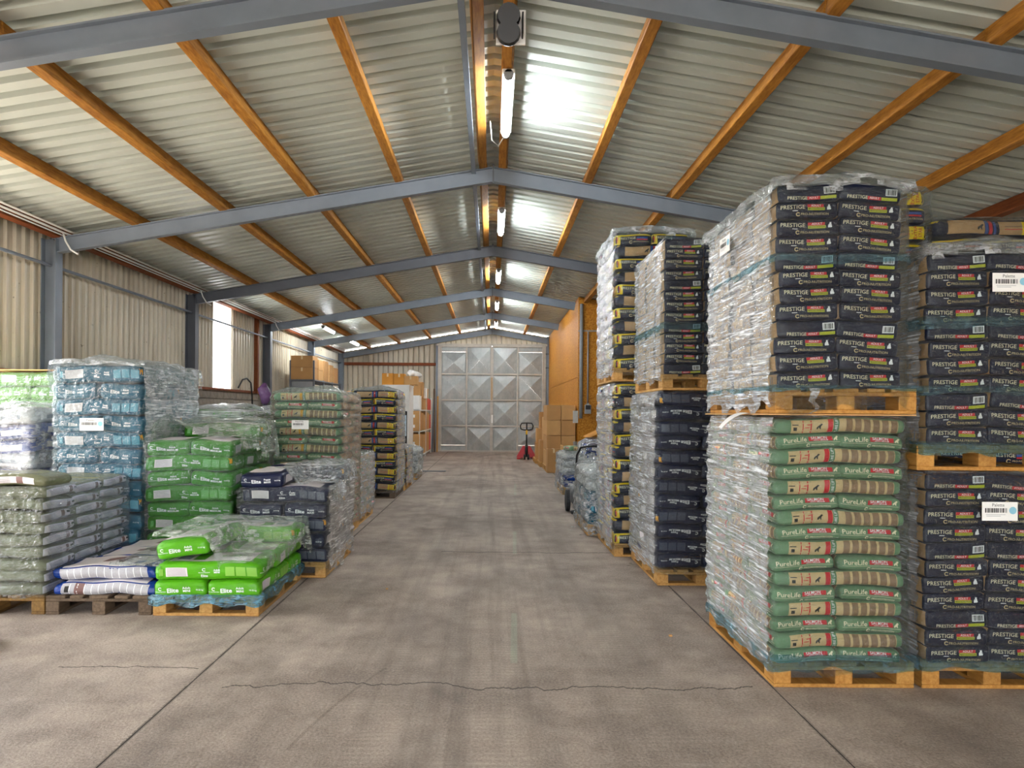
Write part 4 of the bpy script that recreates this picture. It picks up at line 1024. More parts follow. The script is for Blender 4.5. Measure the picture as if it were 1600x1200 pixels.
hood('loose film hood over the upper right-hand navy-yellow stack', NX, NX + 0.8, NY, NY + 1.2, zn2 + 11 * 0.134, 43, (0.5, 0.2), 0.07)

# low messy stacks further down the right row
def messy(x0, y0, rows, keys, desc, where, group, flabel, plabel, seed, rh=0.13, rough=2.6, dome=0.08):
    pallet(x0, y0, 0, plabel, PINE)
    for k in range(rows):
        A = k % 2 == 0; key = keys[min(k, len(keys) - 1)]
        S = [('front left', 0.2, 0.4, math.pi / 2), ('front right', 0.6, 0.4, math.pi / 2), ('rear', 0.4, 1.0, 0)] if A else [('front', 0.4, 0.2, 0), ('rear left', 0.2, 0.8, math.pi / 2)] + ([('rear right', 0.6, 0.8, math.pi / 2)] if k == rows - 1 else [])
        for pos, dx, dy, rz in S:
            bag(key, (x0 + dx, y0 + dy, PH_ + (k + 0.5) * rh), rz, lay_label(desc[min(k, len(desc) - 1)], k, rows, pos, where), group, jit=2.5)
    film(flabel, x0, x0 + 0.8, y0, y0 + 1.2, 0.03, PH_ + rows * rh, rh, seed, [F_MESS, F_MESS, F_MESS], rough=rough, dome=dome, z0j=0.06)
messy(1.22, 9.02, 5, ['teal', 'teal', 'teal', 'white', 'white'], ['teal bag', 'teal bag', 'teal bag', 'white sack'], 'low crumpled stack beyond yellow-edged stack', 'bags of the teal low stack', 'crumpled film around the low teal stack', 'pine pallet under the low teal stack', 21, 0.14)
messy(1.62, 12.0, 7, ['white', 'bluesack', 'white', 'bluesack', 'white', 'bluesack', 'bluesack'], ['white sack', 'blue sack', 'white sack', 'blue sack', 'white sack', 'blue sack', 'blue sack'], 'crumpled stack behind floor sweeper', 'bags of the blue crumpled stack', 'crumpled film around the blue stack beside the sweeper', 'pine pallet under the blue crumpled stack', 22, 0.125)
messy(1.36, 13.5, 5, ['bluesack', 'bluesack', 'white'], ['blue sack', 'blue sack', 'white sack'], 'low stack before the cardboard boxes', 'bags of the low stack before the boxes', 'grey loose film over the low stack before the boxes', 'pine pallet of the low stack before the boxes', 23, 0.125)
bag('sage', (1.85, 13.9, PH_ + 5 * 0.125 + 0.11), 0.2, 'single green bag lying on top of the low stack before the boxes', 'loose green bag')
messy(2.0, 14.95, 6, ['white'], ['white sack'], 'stack under the bent cardboard', 'bags under the bent cardboard', 'crumpled film around the stack under the bent cardboard', 'pine pallet of the stack under the bent cardboard', 24, 0.13)
P = []
for i in range(11):
    t = i / 10; a = t * 1.7; xx = 0.25 * math.sin(min(a, 1.2)) + 0.5 * t; zz = 0.25 * (1 - math.cos(a)) * (1 if t < 0.5 else 1)
    P.append([(-0.45 + xx, -0.5, -0.12 + 0.3 * math.sin(t * 1.5)), (-0.45 + xx, 0.5, -0.12 + 0.3 * math.sin(t * 1.5))])
m = MB().grid(P); m.grid([[(x, y, z - 0.012) for (x, y, z) in r] for r in P]); 
bc = tag(m.build('bent_cardboard', CARD3, None, (2.5, 15.4, PH_ + 6 * 0.13 + 0.24), smooth=True), 'bent orange-brown cardboard sheet lying on a wrapped stack by the chipboard wall', 'cardboard')

# ================================================================== left-hand rows
# lime green low pallet
GX, GY = -2.545, 5.36
pallet(GX, GY, 0, 'pine pallet under the low lime green load', PINE)
rh = 0.132
grp = 'bags of the low lime green load'
for pos, x, y, rz, k in (('front left', 0.2, 0.4, 1, 0), ('front right', 0.6, 0.4, 1, 0), ('rear', 0.4, 1.0, 0, 0), ('front', 0.4, 0.2, 0, 1), ('rear left', 0.2, 0.8, 1, 1), ('rear right', 0.6, 0.8, 1, 1)):
    bag('lime', (GX + x, GY + y, PH_ + (k + 0.5) * rh), math.pi / 2 if rz else math.pi, f'lime green bag, {"bottom" if k == 0 else "middle"} layer, {pos}, low lime green load', grp)
bag('lime', (GX + 0.2, GY + 0.42, PH_ + 2.5 * rh + 0.035), math.pi / 2, 'lime green bag tilted on top of the low lime green load', grp, tilt=-0.13)
bag('lime', (GX + 0.45, GY + 0.98, PH_ + 2.5 * rh + 0.005), 0.0, 'lime green bag at the back top of the low lime green load', grp)
def lime_h(x, y):
    u, v = x - GX, y - GY
    a = PH_ + 2 * rh + (0.19 if u < 0.40 and v < 0.85 else 0.0) + (0.14 if v > 0.76 and u > 0.15 else 0)
    e = PH_ + 2 * rh; s1 = max(0, min(1, (0.52 - u) / 0.14)); s2 = max(0, min(1, (v - 0.62) / 0.16))
    return e + max(0.19 * s1 * (1 if v < 0.9 else 0.8), 0.145 * s2) + 0.015
drape('milky loose film thrown over the low lime green load', GX + 0.0, GX + 0.84, GY + 0.03, GY + 1.2, lime_h,
      {'f': lambda x: 0.06 + 0.0 * x if x - GX < 0.4 else max(0.02, 0.19 - abs(x - GX - 0.55) * 0.75), 'b': lambda x: 0.2, 'l': lambda y: 0.05, 'r': lambda y: 0.10 + 0.42 * max(0, (y - GY - 0.55)) + 0.02 * math.sin(y * 30)}, F_GREENISH, 1)
skirt('blue film skirt over the pallet of the low lime green load', GX, GX + 0.8, GY, GY + 1.2, 0.165, 0.075, 14, film_mat('blue_film', tint='#8fc4dc', haze=0.45, haze_col='#7fb9d2'))

# dark pallet with blue-white bags
BX, BY = -3.36, 5.37
pallet(BX, BY, 0, 'weathered dark pallet under the flat blue-white bags', OLDW, False)
grp = 'flat blue-white bags on the dark pallet'
bag('blue2', (BX + 0.43, BY + 0.22, PH_ + 0.055), 0, 'blue-white bag, bottom front, on the dark pallet', grp)
bag('blue', (BX + 0.40, BY + 0.24, PH_ + 0.162), 0.02, 'blue-white bag with animal picture, top front, on the dark pallet', grp)
bag('blue2', (BX + 0.44, BY + 0.64, PH_ + 0.055), 0, 'blue-white bag, bottom middle, on the dark pallet', grp)
bag('blue', (BX + 0.46, BY + 0.66, PH_ + 0.162), 0.03, 'blue-white bag, top middle, on the dark pallet', grp)
bag('blue2', (BX + 0.42, BY + 1.02, PH_ + 0.055), 0, 'blue-white bag, bottom rear, on the dark pallet', grp)
bag('blue', (BX + 0.45, BY + 1.02, PH_ + 0.162), 0, 'blue-white bag, top rear, on the dark pallet', grp)
drape('clear film lying over the right half of the flat blue-white bags', BX + 0.45, BX + 0.86, BY + 0.0, BY + 1.1, lambda x, y: PH_ + 0.225, {'f': lambda x: 0.03, 'b': lambda x: 0.05, 'l': lambda y: 0.0, 'r': lambda y: 0.15 + 0.03 * math.sin(y * 9)}, F_TOP, 5)

# silver-olive stack
OX, OY = -4.17, 5.37
pallet(OX, OY, 0, 'weathered brown pallet under the silver-olive stack', wood('pallet_brown_wood', '#5e4427', '#91703f', 0.8), False)
for k in range(9):
    A = k % 2 == 0; z = PH_ + (k + 0.5) * 0.0915
    S = [('front', 0.4, 0.2, 0), ('middle', 0.4, 0.6, 0), ('rear', 0.4, 1.0, 0)]
    for pos, dx, dy, rz in S:
        bag('olive', (OX + dx + 0.02 * rb.uniform(-1, 1), OY + dy, z), rz + (math.pi if A else 0), lay_label('silver-olive bag', k, 9, pos, 'silver-olive stack at left edge'), 'bags of the silver-olive stack', jit=1.5)
film('clear film wrapped around the silver-olive stack', OX, OX + 0.8, OY, OY + 1.2, 0.13, PH_ + 9 * 0.0915, 0.0915, 15, [F_CLEAR, film_mat('pale_blue_film', tint='#eef2fc', haze=0.25, haze_col='#dfe4f5', streak=True), F_TOP], rough=1.2, dome=0.0, cap=False)
bag('olive_long', (OX + 0.38, OY + 0.2, PH_ + 9.5 * 0.0915), 0.06, 'opened silver-white bag lying loose on the silver-olive stack', 'loose bag')
pallet(-4.12, 3.58, 0, 'brown empty pallet at the lower left edge of the frame', MATS['pallet_brown_wood'], True)

# wrapped blue-white sacks behind silver-olive
VX, VY = -5.1, 6.65
pallet(VX, VY, 0, 'pallet under the film-wrapped blue sacks at left edge', OLDW)
for k in range(10):
    key = 'bluesack' if k % 3 else 'white'
    for pos, dx, dy, rz in (('front left', 0.2, 0.4, math.pi / 2), ('front right', 0.6, 0.4, math.pi / 2)):
        bag(key, (VX + dx, VY + dy, PH_ + (k + 0.5) * 0.142), rz, lay_label('blue sack' if k % 3 else 'white sack', k, 10, pos, 'wrapped stack at left edge'), 'sacks of the wrapped left-edge stack')
film('milky film wrapped around the blue sacks at left edge', VX, VX + 0.8, VY, VY + 1.2, 0.1, PH_ + 10 * 0.142, 0.142, 16, [F_TOP, F_TOP, F_TOP], rough=2.0, dome=0.05)

# teal stack
TX, TY = -4.05, 6.6
pallet(TX, TY, 0, 'pallet under the tall teal stack', PINE)
stack3('teal', TX, TY, PH_, 12, 0.1515, 'teal bag', 'tall teal stack at left', 'bags of the tall teal stack', ends_first=True, see='R', tilt=0.05, jit=1.2)
film('clear film wrapped around the tall teal stack', TX, TX + 0.8, TY, TY + 1.2, 0.3, PH_ + 12 * 0.1515, 0.1515, 17, rough=1.8, dome=0.06)
hood('loose film hood over the tall teal stack', TX, TX + 0.8, TY, TY + 1.2, PH_ + 12 * 0.1515, 44, (0.4, 0.2), 0.05, 0.06, 0.3)
paper_label((TX + 0.37, TY - 0.06, PH_ + 8.4 * 0.1515), 0, 0.22, 0.115, 'white paper label on the tall teal stack')
# moss green stack behind
MX, MY = -5.55, 7.9
pallet(MX, MY, 0, 'pallet under the moss green stack behind the teal stack', PINE)
stack3('moss', MX, MY, PH_, 12, 0.152, 'moss green bag', 'stack behind teal stack by wall', 'bags of the moss green stack', ends_first=True, see='R', jit=1.2)
film('clear film wrapped around the moss green stack by the wall', MX, MX + 0.8, MY, MY + 1.2, 0.3, PH_ + 12 * 0.152, 0.152, 18, [F_CLEAR, F_CLEAR, F_TOP], cap=False)
tag(MB().box((0, 0, 0), (0.84, 1.22, 0.015), bev=0.004).build('cardboard_sheet', CARD2, None, (MX + 0.4, MY + 0.6, PH_ + 12 * 0.152 + 0.02)), 'pale cardboard cover sheet on top of the moss green stack', 'cardboard')

# leaf green stack
LX, LY = -3.215, 6.6
pallet(LX, LY, 0, 'pallet under the leaf green stack beside the teal stack', PINE)
stack3('leaf', LX, LY, PH_, 8, 0.142, 'leaf green bag', 'stack right of teal stack', 'bags of the leaf green stack', ends_first=False, see='R', tilt=0.05, jit=1.2)
bag('leaf', (LX + 0.42, LY + 0.95, PH_ + 8.5 * 0.142), 0.05, 'leaf green bag alone at the back top of the leaf green stack', 'bags of the leaf green stack')
zl_ = PH_ + 8 * 0.142
film('clear film wrapped around the leaf green stack', LX, LX + 0.8, LY, LY + 1.2, 0.2, zl_, 0.142, 19, [F_CLEAR, F_CLEAR, F_TOP], rough=1.3, cap=False)
def leaf_h(x, y):
    u, v = x - LX, y - LY; s2 = max(0, min(1, (v - 0.35) / 0.45)); p = max(0, 1 - math.hypot((u - 0.14) / 0.3, (v - 0.15) / 0.5))
    return zl_ + 0.01 + 0.16 * s2 + 0.20 * p
drape('milky loose film heaped over the leaf green stack', LX + 0.03, LX + 0.83, LY + 0.12, LY + 1.2, leaf_h, {'f': lambda x: max(0.0, 0.06 - 0.5 * abs(x - LX - 0.03)), 'b': lambda x: 0.2, 'l': lambda y: 0.25, 'r': lambda y: 0.12 + 0.3 * max(0, min(1, (y - LY - 0.3) * 2)) + 0.03 * math.sin(y * 14)}, F_GREENISH, 3, rough=1.6)
# second leaf green stack behind it
pallet(-3.62, 7.9, 0, 'pallet under the hidden green stack behind the leaf green one', PINE)
stack3('leaf', -3.62, 7.9, PH_, 10, 0.141, 'leaf green bag', 'rear stack behind leaf green stack', 'bags of the rear leaf green stack', see='R', lo=0)
film('crumpled film over the green stack behind the leaf green one', -3.62, -2.82, 7.9, 9.1, 0.5, PH_ + 10 * 0.141, 0.141, 20, [F_SIDE, F_SIDE, F_TOP], rough=2.2, dome=0.06)

# slate-navy low stack
UX, UY = -2.335, 6.62
pallet(UX, UY, 0, 'pine pallet under the low slate-navy stack', PINE)
stack3('puppy', UX, UY, PH_, 6, 0.14, 'slate-navy bag', 'low slate-navy stack at left', 'bags of the low slate-navy stack', ends_first=False, see='R', jit=1.2, skip=lambda k, p: k == 5 and p == 'front right')
film('crumpled clear film wrapped around the low slate-navy stack', UX, UX + 0.8, UY, UY + 1.2, 0.06, PH_ + 5 * 0.14, 0.14, 25, [F_CLEAR, film_mat('grey_layered_sheen_film', haze=0.66, haze_col='#e0dcd8', streak=True), F_TOP], rough=2.4, cap=False, z0j=0.06)  # side film whitened: wrap layers and painted grazing sheen
def pup_h(x, y):
    u, v = x - UX, y - UY; e = PH_ + 5 * 0.14 + 0.01
    s = max(0, min(1, (v - 0.35) / 0.35)); q = max(0, min(1, (0.5 - u) / 0.12))
    return e + 0.145 * max(s, q)
drape('crumpled film heaped on top of the low slate-navy stack', UX + 0.25, UX + 0.82, UY + 0.1, UY + 1.22, pup_h, {'f': lambda x: 0.0, 'b': lambda x: 0.25, 'l': lambda y: 0.0, 'r': lambda y: 0.22 + 0.05 * math.sin(y * 12)}, F_MESS, 6, rough=1.8)

# sage green stack on the left, low green pallet behind
EX, EY = -2.58, 8.38
pallet(EX, EY, 0, 'pine pallet under the tall left-hand sage green stack', PINE)
stack3('sage_left', EX, EY, PH_, 16, 0.1025, 'sage green bag', 'tall left-hand sage stack', 'bags of the left sage stack', ends_first=True, see='R', jit=1.2)
film('clear film wrapped around the tall left-hand sage green stack', EX, EX + 0.8, EY, EY + 1.2, 0.1, PH_ + 16 * 0.1025, 0.1025, 26, [film_mat('faint_green_film', tint='#e6f2ea', haze=0.10), film_mat('kraft_tinted_film', tint='#efe8df', haze=0.42, haze_col='#cfc6ba', streak=True), F_TOP], rough=1.6, dome=0.07)
paper_label((EX + 0.34, EY - 0.06, PH_ + 12.2 * 0.1025), 0, 0.2, 0.105, 'white paper label on the left-hand sage green stack', False, 'PALETTE')
pallet(-2.6, 9.65, 0, 'pine pallet under the low sage green stack', PINE)
stack3('sage_left', -2.6, 9.65, PH_, 8, 0.1025, 'sage green bag', 'low sage stack beyond tall one', 'bags of the low sage stack', see='R', jit=1.6)
film('crumpled film around the low sage green stack', -2.6, -1.8, 9.65, 10.85, 0.1, PH_ + 8 * 0.1025, 0.1025, 27, [F_CLEAR, F_SIDE, F_TOP], rough=2.0)
# blue/white stack in the second row
pallet(-3.5, 9.7, 0, 'pallet under the mixed wrapped stack in the second row', PINE)
for k in range(13):
    key, ds = ('white', 'white sack') if k in (12, 9) else (('bluesack', 'blue sack') if k in (11, 8) else ('sage_left', 'sage bag'))
    for pos, dx in (('left', 0.2), ('right', 0.6)):
        bag(key, (-3.5 + dx, 10.1, PH_ + (k + 0.5) * 0.108), math.pi / 2, lay_label(ds, k, 13, pos, 'mixed stack in second row'), 'bags of the mixed second-row stack')
film('clear film around the mixed stack in the second row', -3.5, -2.7, 9.7, 10.9, 0.3, PH_ + 13 * 0.108, 0.108, 28, [F_CLEAR, F_SIDE, F_TOP], rough=2.0, dome=0.06)
tag(MB().tube([(0, 0, 0), (0.03, 0, 0.1), (-0.02, 0, 0.22), (0.01, 0, 0.3)], [0.04, 0.09, 0.08, 0.02], 9).build('plastic_bag', plastic('magenta_bag', '#5b3d63', 0.25, 0.8), None, (-3.2, 10.0, PH_ + 13 * 0.108 + 0.10), smooth=True), 'small dark magenta plastic bag on the mixed stack by the block wall', 'bag')
# navy-yellow stack on the left
JX, JY = -2.52, 12.75
pallet(JX, JY, 0, 'pine pallet under the left-hand navy-yellow stack', OLDW)
stack3('yellow', JX, JY, PH_, 13, 0.1385, 'navy-yellow bag', 'left-hand yellow-edged stack', 'bags of the left navy-yellow stack', ends_first=False, see='R', jit=1.3)
film('clear film around the left-hand navy-yellow stack', JX, JX + 0.8, JY, JY + 1.2, 0.1, PH_ + 13 * 0.1385, 0.1385, 29, rough=1.8, dome=0.06)
pallet(-2.5, 14.05, 0, 'pine pallet under the shorter navy-yellow stack', PINE)
stack3('yellow', -2.5, 14.05, PH_, 5, 0.14, 'navy-yellow bag', 'short stack behind left yellow-edged stack', 'bags of the short navy-yellow stack', see='R')
film('crumpled film around the shorter navy-yellow stack', -2.5, -1.7, 14.05, 15.25, 0.1, PH_ + 5 * 0.14, 0.14, 30, rough=2.0)
messy(-2.5, 16.3, 4, ['white'], ['white sack'], 'low white stack at far left', 'sacks of the low white stack', 'crumpled film around the low white stack', 'pine pallet under the low white sack stack', 31, 0.135)

# ================================================================== boxes, racks, machines
def carton(x, y, z, sx, sy, sz, label, mat=None, group='cardboard boxes', rz=0.0, tape=True, mark=None):
    """closed carton standing with its base at z; near face toward -y"""
    mat = mat or CARD; o = tag(empty('cardboard_box', (x, y, z), rz), label, 'box', group)
    MB().box((0, 0, sz / 2), (sx, sy, sz), bev=0.006).build('body', mat, o)
    for s_ in (-1, 1): MB().box((s_ * (sx / 4), 0, sz + 0.002), (sx / 2 - 0.006, sy - 0.004, 0.004)).build('flap', mat, o)
    if tape: MB().box((0, 0, sz + 0.0052), (0.05, sy, 0.0016)).box((0, -sy / 2 - 0.001, sz - 0.05), (0.05, 0.0016, 0.1)).build('tape', plain('tape', '#d9c39a', 0.3, 0, 0.05), o)
    if mark: MB().box((0, -sy / 2 - 0.002, sz * 0.5), (sx * 0.4, 0.002, sz * 0.3)).build('printed_label', mark, o)
    return o
# steel rack with cartons against the left wall
RXr, RZ = -5.02, 2.44
rk = tag(empty('steel_rack', (-5.38, 21.9, 0)), 'tall grey steel rack carrying cardboard boxes by the left wall', 'rack')
for dx in (-0.33, 0.33):
    for dy in (-1.75, -0.6, 0.6, 1.75): box_obj('upright', (dx, dy, 1.5 if dy < -1 else 1.24), (0.05, 0.05, 3.0 if dy < -1 else 2.48), STEEL_D, rk)
for z in (0.6, 1.5, RZ): box_obj('shelf', (0, 0, z), (0.72, 3.55, 0.04), STEEL_D, rk)
box_obj('side_panel', (0, -1.72, RZ - 0.13), (0.62, 0.02, 0.2), GREY, rk)
yy = 20.4; wpos = ['nearest', 'second', 'third', 'fourth', 'fifth']
for i, (hh, n) in enumerate(((0.33, 2), (0.30, 2), (0.62, 1), (0.27, 2), (0.5, 1))):
    for k in range(n):
        carton(-5.38, yy, RZ + 0.02 + k * (hh + 0.007), 0.62, 0.58, hh, f'brown box on the steel rack, {wpos[i]} column' + (', upper' if k else ', lower' if n > 1 else ''), CARD if i % 2 == 0 else CARD2, 'boxes on the steel rack', mark=None)
    yy += 0.68
for i, (x, y, c_, lb) in enumerate(((-5.3, 20.7, WSACK, 'white sack stuffed on the middle rack shelf, nearest'), (-5.35, 21.6, WSACK, 'white sack stuffed on the middle rack shelf, second'), (-5.3, 22.6, plastic('orange_sack', '#c98a2e', 0.4, 0.8), 'orange-brown sack on the middle rack shelf'))):
    bgm = Bag(0.3, 0.35, 0.2, 0.16, 300 + i, 0.02, 0.3); tag(link('stuffed_sack', bgm.body('stuffed_sack', [c_], lambda ax, sg: 0), None, (x, y, 1.52 + 0.21)), lb, 'sack')
bgm = Bag(0.4, 0.35, 0.16, 0.13, 310, 0.03, 0.35); tag(link('stuffed_sack', bgm.body('stuffed_sack', [MATS['orange_sack']], lambda ax, sg: 0), None, (-4.55, 23.6, 2.05)), 'heap of orange-brown packaging at the end of the steel rack', 'sack')
tb = tag(empty('packing_table', (-4.5, 23.6, 0)), 'high wooden packing table holding the orange-brown heap', 'table')
box_obj('table_top', (0, 0, 1.86), (1.0, 0.8, 0.05), PINE, tb)
for dx in (-0.45, 0.45):
    for dy in (-0.35, 0.35): box_obj('leg', (dx, dy, 0.917), (0.07, 0.07, 1.834), PINE, tb)

# white cabinet booth with boxes on top
cb = tag(empty('white_cabinet', (-2.83, 21.6, 0)), 'tall white cabinet with a dark opening behind the navy-yellow stack', 'cabinet')
for dx, wd in ((-0.38, 0.04), (0.36, 0.06)): box_obj('side_panel', (dx, 0, 1.17), (wd, 1.1, 2.34), WHITE, cb)
box_obj('top_panel', (0, 0, 2.34), (0.8, 1.1, 0.04), WHITE, cb); box_obj('upper_front', (-0.02, -0.54, 1.95), (0.72, 0.03, 0.74), WHITE, cb)
box_obj('back_panel', (0, 0.53, 1.17), (0.76, 0.03, 2.3), BLACK, cb); box_obj('lower_front', (0.02, -0.50, 0.4), (0.66, 0.03, 0.8), BLACK, cb)
box_obj('pale_sheet', (0.2, -0.49, 1.15), (0.2, 0.02, 0.62), plain('pale_blue_sheet', '#c3dbe6', 0.5), cb); box_obj('rubber_stop', (-0.05, -0.57, 2.1), (0.03, 0.02, 0.03), BLACK, cb)
for i, (x, sx, sz, mt, lb) in enumerate(((-3.45, 0.25, 0.2, PAPER, 'small white-topped box'), (-3.1, 0.34, 0.34, CARD3, 'orange-brown box'), (-2.76, 0.32, 0.33, CARD3, 'squat orange-brown box'), (-2.42, 0.4, 0.26, CARD2, 'tan open box'))):
    carton(x + (0.0 if i else 0.4), 21.35 + (0.5 if i == 0 else 0) , 2.362, sx, 0.4, sz, f'{lb} on top of the white cabinet', mt, 'boxes on the white cabinet')
bgm = Bag(0.2, 0.16, 0.08, 0.07, 320, 0.035, 0.5); tag(link('plastic_bag', bgm.body('plastic_bag', [WSACK], lambda ax, sg: 0), None, (-2.36, 21.75, 2.72)), 'crumpled white plastic bag on the boxes beside the door', 'bag')

# shelving with cartons along the aisle
sh = tag(empty('white_shelving', (-2.58, 25.2, 0)), 'white shelving unit full of cartons left of the metal door', 'shelf')
for dx in (-0.24, 0.24):
    for dy in (-2.2, 0, 2.2): box_obj('post', (dx, dy, 1.05), (0.05, 0.05, 2.1), WHITE, sh)
for z in (0.12, 0.92, 1.62): box_obj('shelf_board', (0, 0, z), (0.54, 4.5, 0.035), WHITE, sh)
ORB = plain('orange_carton', '#d8472a', 0.5, 0, 0.15, 20)
lv = ((0.14, 'bottom'), (0.94, 'middle'), (1.64, 'top')); cpos = ['nearest', 'second', 'third', 'fourth', 'fifth', 'farthest']
for (z, nm) in lv:
    for i in range(6):
        y = 23.25 + i * 0.74
        mt = ORB if (i == 5 or (nm == 'top' and i == 4)) else (PAPER if (nm == 'top' and i in (0,)) else (CARD if i % 2 else CARD2))
        hh = {'bottom': 0.70, 'middle': 0.32, 'top': 0.45}[nm] - 0.03 * (i % 3)
        for k in range(2 if nm == 'middle' else 1):
            carton(-2.56, y, z + k * (hh + 0.006), 0.46, 0.66, hh, f'{"orange" if mt is ORB else "white" if mt is PAPER else "brown"} carton, {cpos[i]} on the {nm} shelf of the white shelving' + (', upper' if k else (', lower' if nm == 'middle' else '')), mt, 'cartons on the white shelving', mark=PAPER if mt is not PAPER else None)
for i, (y, z, sx, sz, mt, lb) in enumerate(((23.4, 2.09, 0.4, 0.42, CARD, 'brown carton topping the shelving, nearest'), (24.0, 2.06, 0.42, 0.5, CARD2, 'tall tan carton topping the shelving, second'), (24.75, 2.03, 0.5, 0.36, PAPER, 'white carton topping the shelving, third'), (25.5, 2.09, 0.44, 0.3, CARD, 'brown carton topping the shelving, fourth'))):
    carton(-2.52, y, z, sx, 0.5, sz, lb, mt, 'cartons topping the white shelving')

# planks leaning beside the door
for i, (x, h_, m_, lb) in enumerate(((-2.22, 2.5, OLDW, 'dark weathered plank leaning left of the metal door'), (-2.12, 2.2, PINE, 'pale plank leaning left of the metal door'), (-2.31, 2.1, STEEL_D, 'grey steel bar leaning left of the metal door'))):
    o = tag(MB().box((0, 0, h_ / 2), (0.07, 0.04, h_), bev=0.003).build('leaning_plank', m_, None, (x, 27.75, 0.002)), lb, 'plank', 'planks leaning by the door'); o.rotation_euler = (-0.12, 0.02 * (i - 1), 0)

# cartons on pallets along the chipboard wall
pallet(1.45, 19.0, 0, 'pine pallet under the big box stack by the chipboard wall', PINE)
for c_ in (0, 1):
    for r in range(4):
        for dd in (0, 1):
            if dd and r < 3 and c_: continue
            carton(1.66 + 0.39 * c_, 19.2 + dd * 0.62, PH_ + 0.002 + r * 0.408, 0.376, 0.6, 0.396, f'brown box, {("bottom", "second", "third", "top")[r]} row, {("left", "right")[c_]} {("front", "rear")[dd]}, big box stack', CARD if (r + c_) % 2 else CARD2, 'big box stack by the chipboard wall', tape=False)
carton(1.62, 18.6, 0.0, 0.34, 0.3, 0.62, 'worn brown box standing on the floor before the big box stack', CARD, 'loose boxes', rz=0.05)
pallet(1.4, 20.4, 0, 'pine pallet of the second box stack along the chipboard wall', PINE)
pallet(1.35, 21.8, 0, 'pine pallet of the far box stack along the chipboard wall', PINE)
for i, (x, y, z, sx, sy, sz, lb) in enumerate(((1.7, 20.8, PH_, 0.6, 0.7, 0.62, 'wide brown box at the base of the second box stack'), (1.75, 20.8, PH_ + 0.63, 0.5, 0.6, 0.66, 'tall brown box on the second box stack'), (1.62, 22.1, PH_, 0.5, 0.6, 0.5, 'brown box at the base of the far box stack'), (1.6, 22.2, PH_ + 0.51, 0.4, 0.5, 0.42, 'tan box in the middle of the far box stack'), (1.72, 22.2, PH_ + 0.94, 0.45, 0.5, 0.5, 'tan box on top of the far box stack'))):
    carton(x, y, z + 0.002, sx, sy, sz, lb, CARD2 if i % 2 else CARD, 'boxes along the chipboard wall', tape=False)
# wooden crate table
cr = tag(empty('wooden_crate', (2.02, 16.6, 0)), 'open-fronted pale wooden crate in front of the big box stack', 'crate')
box_obj('top_board', (0, 0, 0.76), (0.75, 0.7, 0.03), PINE, cr); box_obj('bottom_board', (0, 0, 0.06), (0.75, 0.7, 0.03), PINE, cr)
for dx in (-0.36, 0.36): box_obj('side_board', (dx, 0, 0.4), (0.03, 0.7, 0.8), PINE, cr)
box_obj('back_board', (0, 0.34, 0.4), (0.7, 0.02, 0.7), OLDW, cr)
cup = tag(MB().tube([(0, 0, 0), (0, 0, 0.12)], [0.04, 0.05], 12).build('cup', GREY, None, (1.95, 16.5, 0.777), smooth=False), 'small grey cup standing on the wooden crate', 'cup')
# paper sign on the chipboard corner
sg = tag(MB().box((0, 0, 0), (0.16, 0.006, 0.32)).build('paper_sign', PAPER, None, (2.2, 18.62, 1.46), rz=0.5), 'white paper sign hanging at the corner of the chipboard wall', 'sign')

# pallet jack
pj = tag(empty('pallet_jack', (1.17, 23.7, 0)), 'red hand pallet jack with black handle before the metal door', 'pallet jack')
def bar_tri(m, pts, y0, y1): m.prism(pts, y0, y1); return m
bar_tri(MB(), [(-0.33, 0.09), (0.33, 0.09), (0.12, 0.46), (-0.12, 0.46)], -0.06, 0.02).build('chassis', RED, pj)
for s_ in (-1, 1):
    MB().box((s_ * 0.19, 0.62, 0.07), (0.16, 1.15, 0.05), bev=0.01).build('fork', RED, pj)
    MB().tube([(s_ * 0.06 - 0.03, -0.1, 0.09), (s_ * 0.06 + 0.03, -0.1, 0.09)], 0.09, 14).build('wheel', RUBBER, pj)
    box_obj('bumper', (s_ * 0.26, -0.08, 0.05), (0.12, 0.1, 0.06), RED, pj)
MB().tube([(0, -0.08, 0.1), (0, -0.08, 0.5)], 0.05, 12).build('pump', BLACK, pj, smooth=True)
MB().tube([(0, -0.1, 0.42), (0, -0.14, 0.98)], 0.028, 8).build('tiller', BLACK, pj, smooth=True)
MB().tube([(0, -0.135, 0.84), (0, -0.145, 1.02)], 0.034, 8).build('yellow_sleeve', YEL, pj, smooth=True)
MB().tube([(-0.10, -0.15, 0.99), (-0.19, -0.16, 1.02), (-0.21, -0.16, 1.12), (-0.17, -0.17, 1.21), (0, -0.17, 1.22), (0.17, -0.17, 1.21), (0.21, -0.16, 1.12), (0.19, -0.16, 1.02), (0.10, -0.15, 0.99), (-0.10, -0.15, 0.99)], 0.022, 8).build('handle', BLACK, pj, smooth=True)
MB().box((0, -0.165, 1.1), (0.05, 0.04, 0.22)).build('release_lever', BLACK, pj)

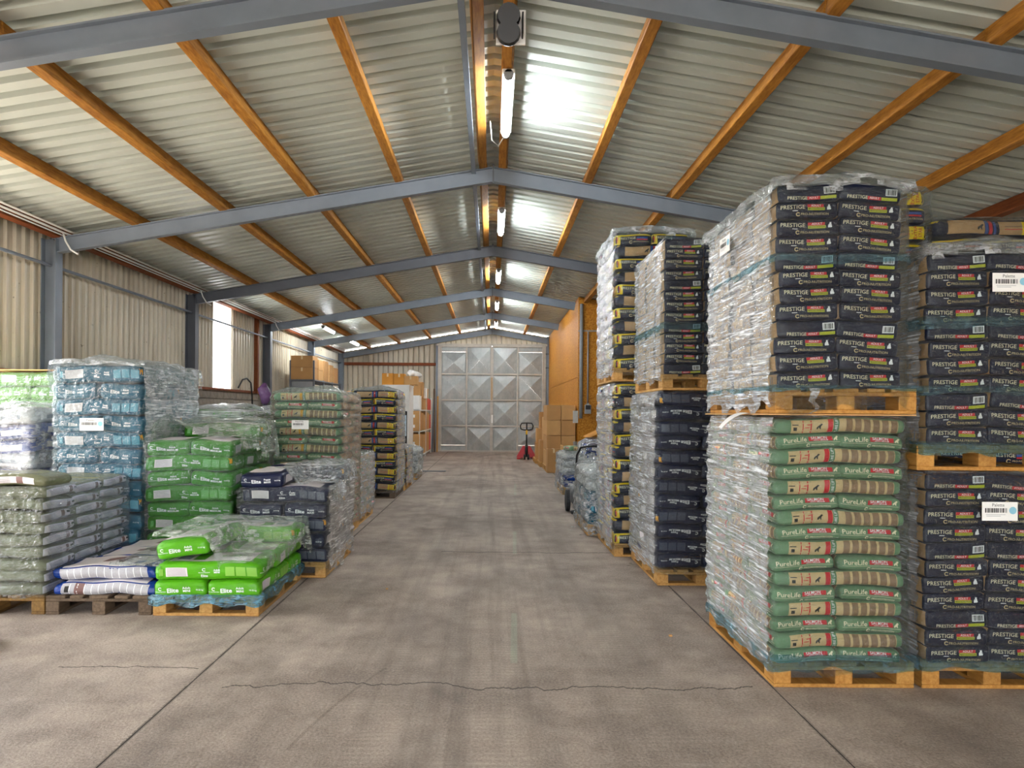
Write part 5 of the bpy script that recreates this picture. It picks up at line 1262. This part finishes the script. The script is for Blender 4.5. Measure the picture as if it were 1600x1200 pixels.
# push sweeper
swp = tag(empty('push_sweeper', (1.36, 11.2, 0)), 'dark grey push sweeper with tall bent handle in the aisle', 'sweeper')
bs = Bag(0.24, 0.3, 0.14, 0.09, 400, 0.003, 0.1); link('body_shell', bs.body('body_shell', [plain('sweeper_shell', '#55585b', 0.5, 0, 0.1)], lambda ax, sg: 0), swp, (0.12, 0.05, 0.26))
for s_, nm in ((-1, 'wheel'), (1, 'wheel')): MB().tube([(-0.17 if s_ < 0 else 0.38, 0.1, 0.17), (-0.11 if s_ < 0 else 0.44, 0.1, 0.17)], 0.17, 20).build(nm, RUBBER, swp)
MB().tube([(0.02, -0.3, 0.01), (0.02, -0.3, 0.05), (0.02, -0.3, 0.07), (0.02, -0.29, 0.2), (0.02, -0.26, 0.3)], [0.15, 0.16, 0.09, 0.08, 0.05], 16).build('side_brush', RUBBER, swp)
MB().tube([(0.0, 0.1, 0.3), (-0.02, 0.0, 0.7), (-0.02, -0.1, 0.9), (0.03, -0.18, 1.02), (0.12, -0.22, 1.04), (0.35, -0.22, 1.05), (0.42, -0.18, 1.02), (0.44, 0.0, 0.8), (0.42, 0.12, 0.4)], 0.017, 8).build('handle', BLACK, swp, smooth=True)
pl = tag(MB().box((0, 0, 0), (0.66, 0.22, 0.012), bev=0.003).build('steel_plate', STEEL_D, None, (-1.52, 18.7, 0.007)), 'flat dark steel plate lying on the floor at far left of the aisle', 'plate')
for i, (x, y, r_) in enumerate(((1.26, 4.95, 0.012), (-0.9, 6.2, 0.01))):
    bgm = Bag(r_, r_ * 0.8, r_ * 0.6, r_ * 0.4, 500 + i, 0.001, 0.2); tag(link('floor_crumb', bgm.body('floor_crumb', [CARD], lambda ax, sg: 0), None, (x, y, r_ * 0.6)), ('small brown crumb on the floor left of the nearest green stack', 'tiny brown crumb on the floor in the middle aisle')[i], 'crumb')
# small litter of film ends under the right-hand row
for i, (x, y, rz) in enumerate(((1.12, 8.95, 0.3), (1.42, 7.15, 1.2), (-1.72, 7.7, 0.6), (-1.52, 7.0, 2.0), (1.2, 9.6, 2.6))):
    P = [[(0.02 * k + 0.012 * math.sin(k * 2 + i), 0.025 * math.sin(k * 1.1 + i), 0.012 + 0.012 * abs(math.sin(k * 1.7 + i))), (0.02 * k + 0.01, 0.03 + 0.025 * math.sin(k * 1.1 + i), 0.006 + 0.012 * abs(math.cos(k * 1.3)))] for k in range(8)]
    tag(MB().grid(P).build('film_scrap', F_MESS, None, (x, y, 0), True, rz), ('torn film scrap on the floor by the low teal stack', 'torn film scrap beside the slate-navy stack pallet', 'torn film scrap by the left sage stack pallet', 'torn film scrap by the low slate-navy pallet', 'torn film scrap on the floor near the sweeper')[i], 'plastic scrap')
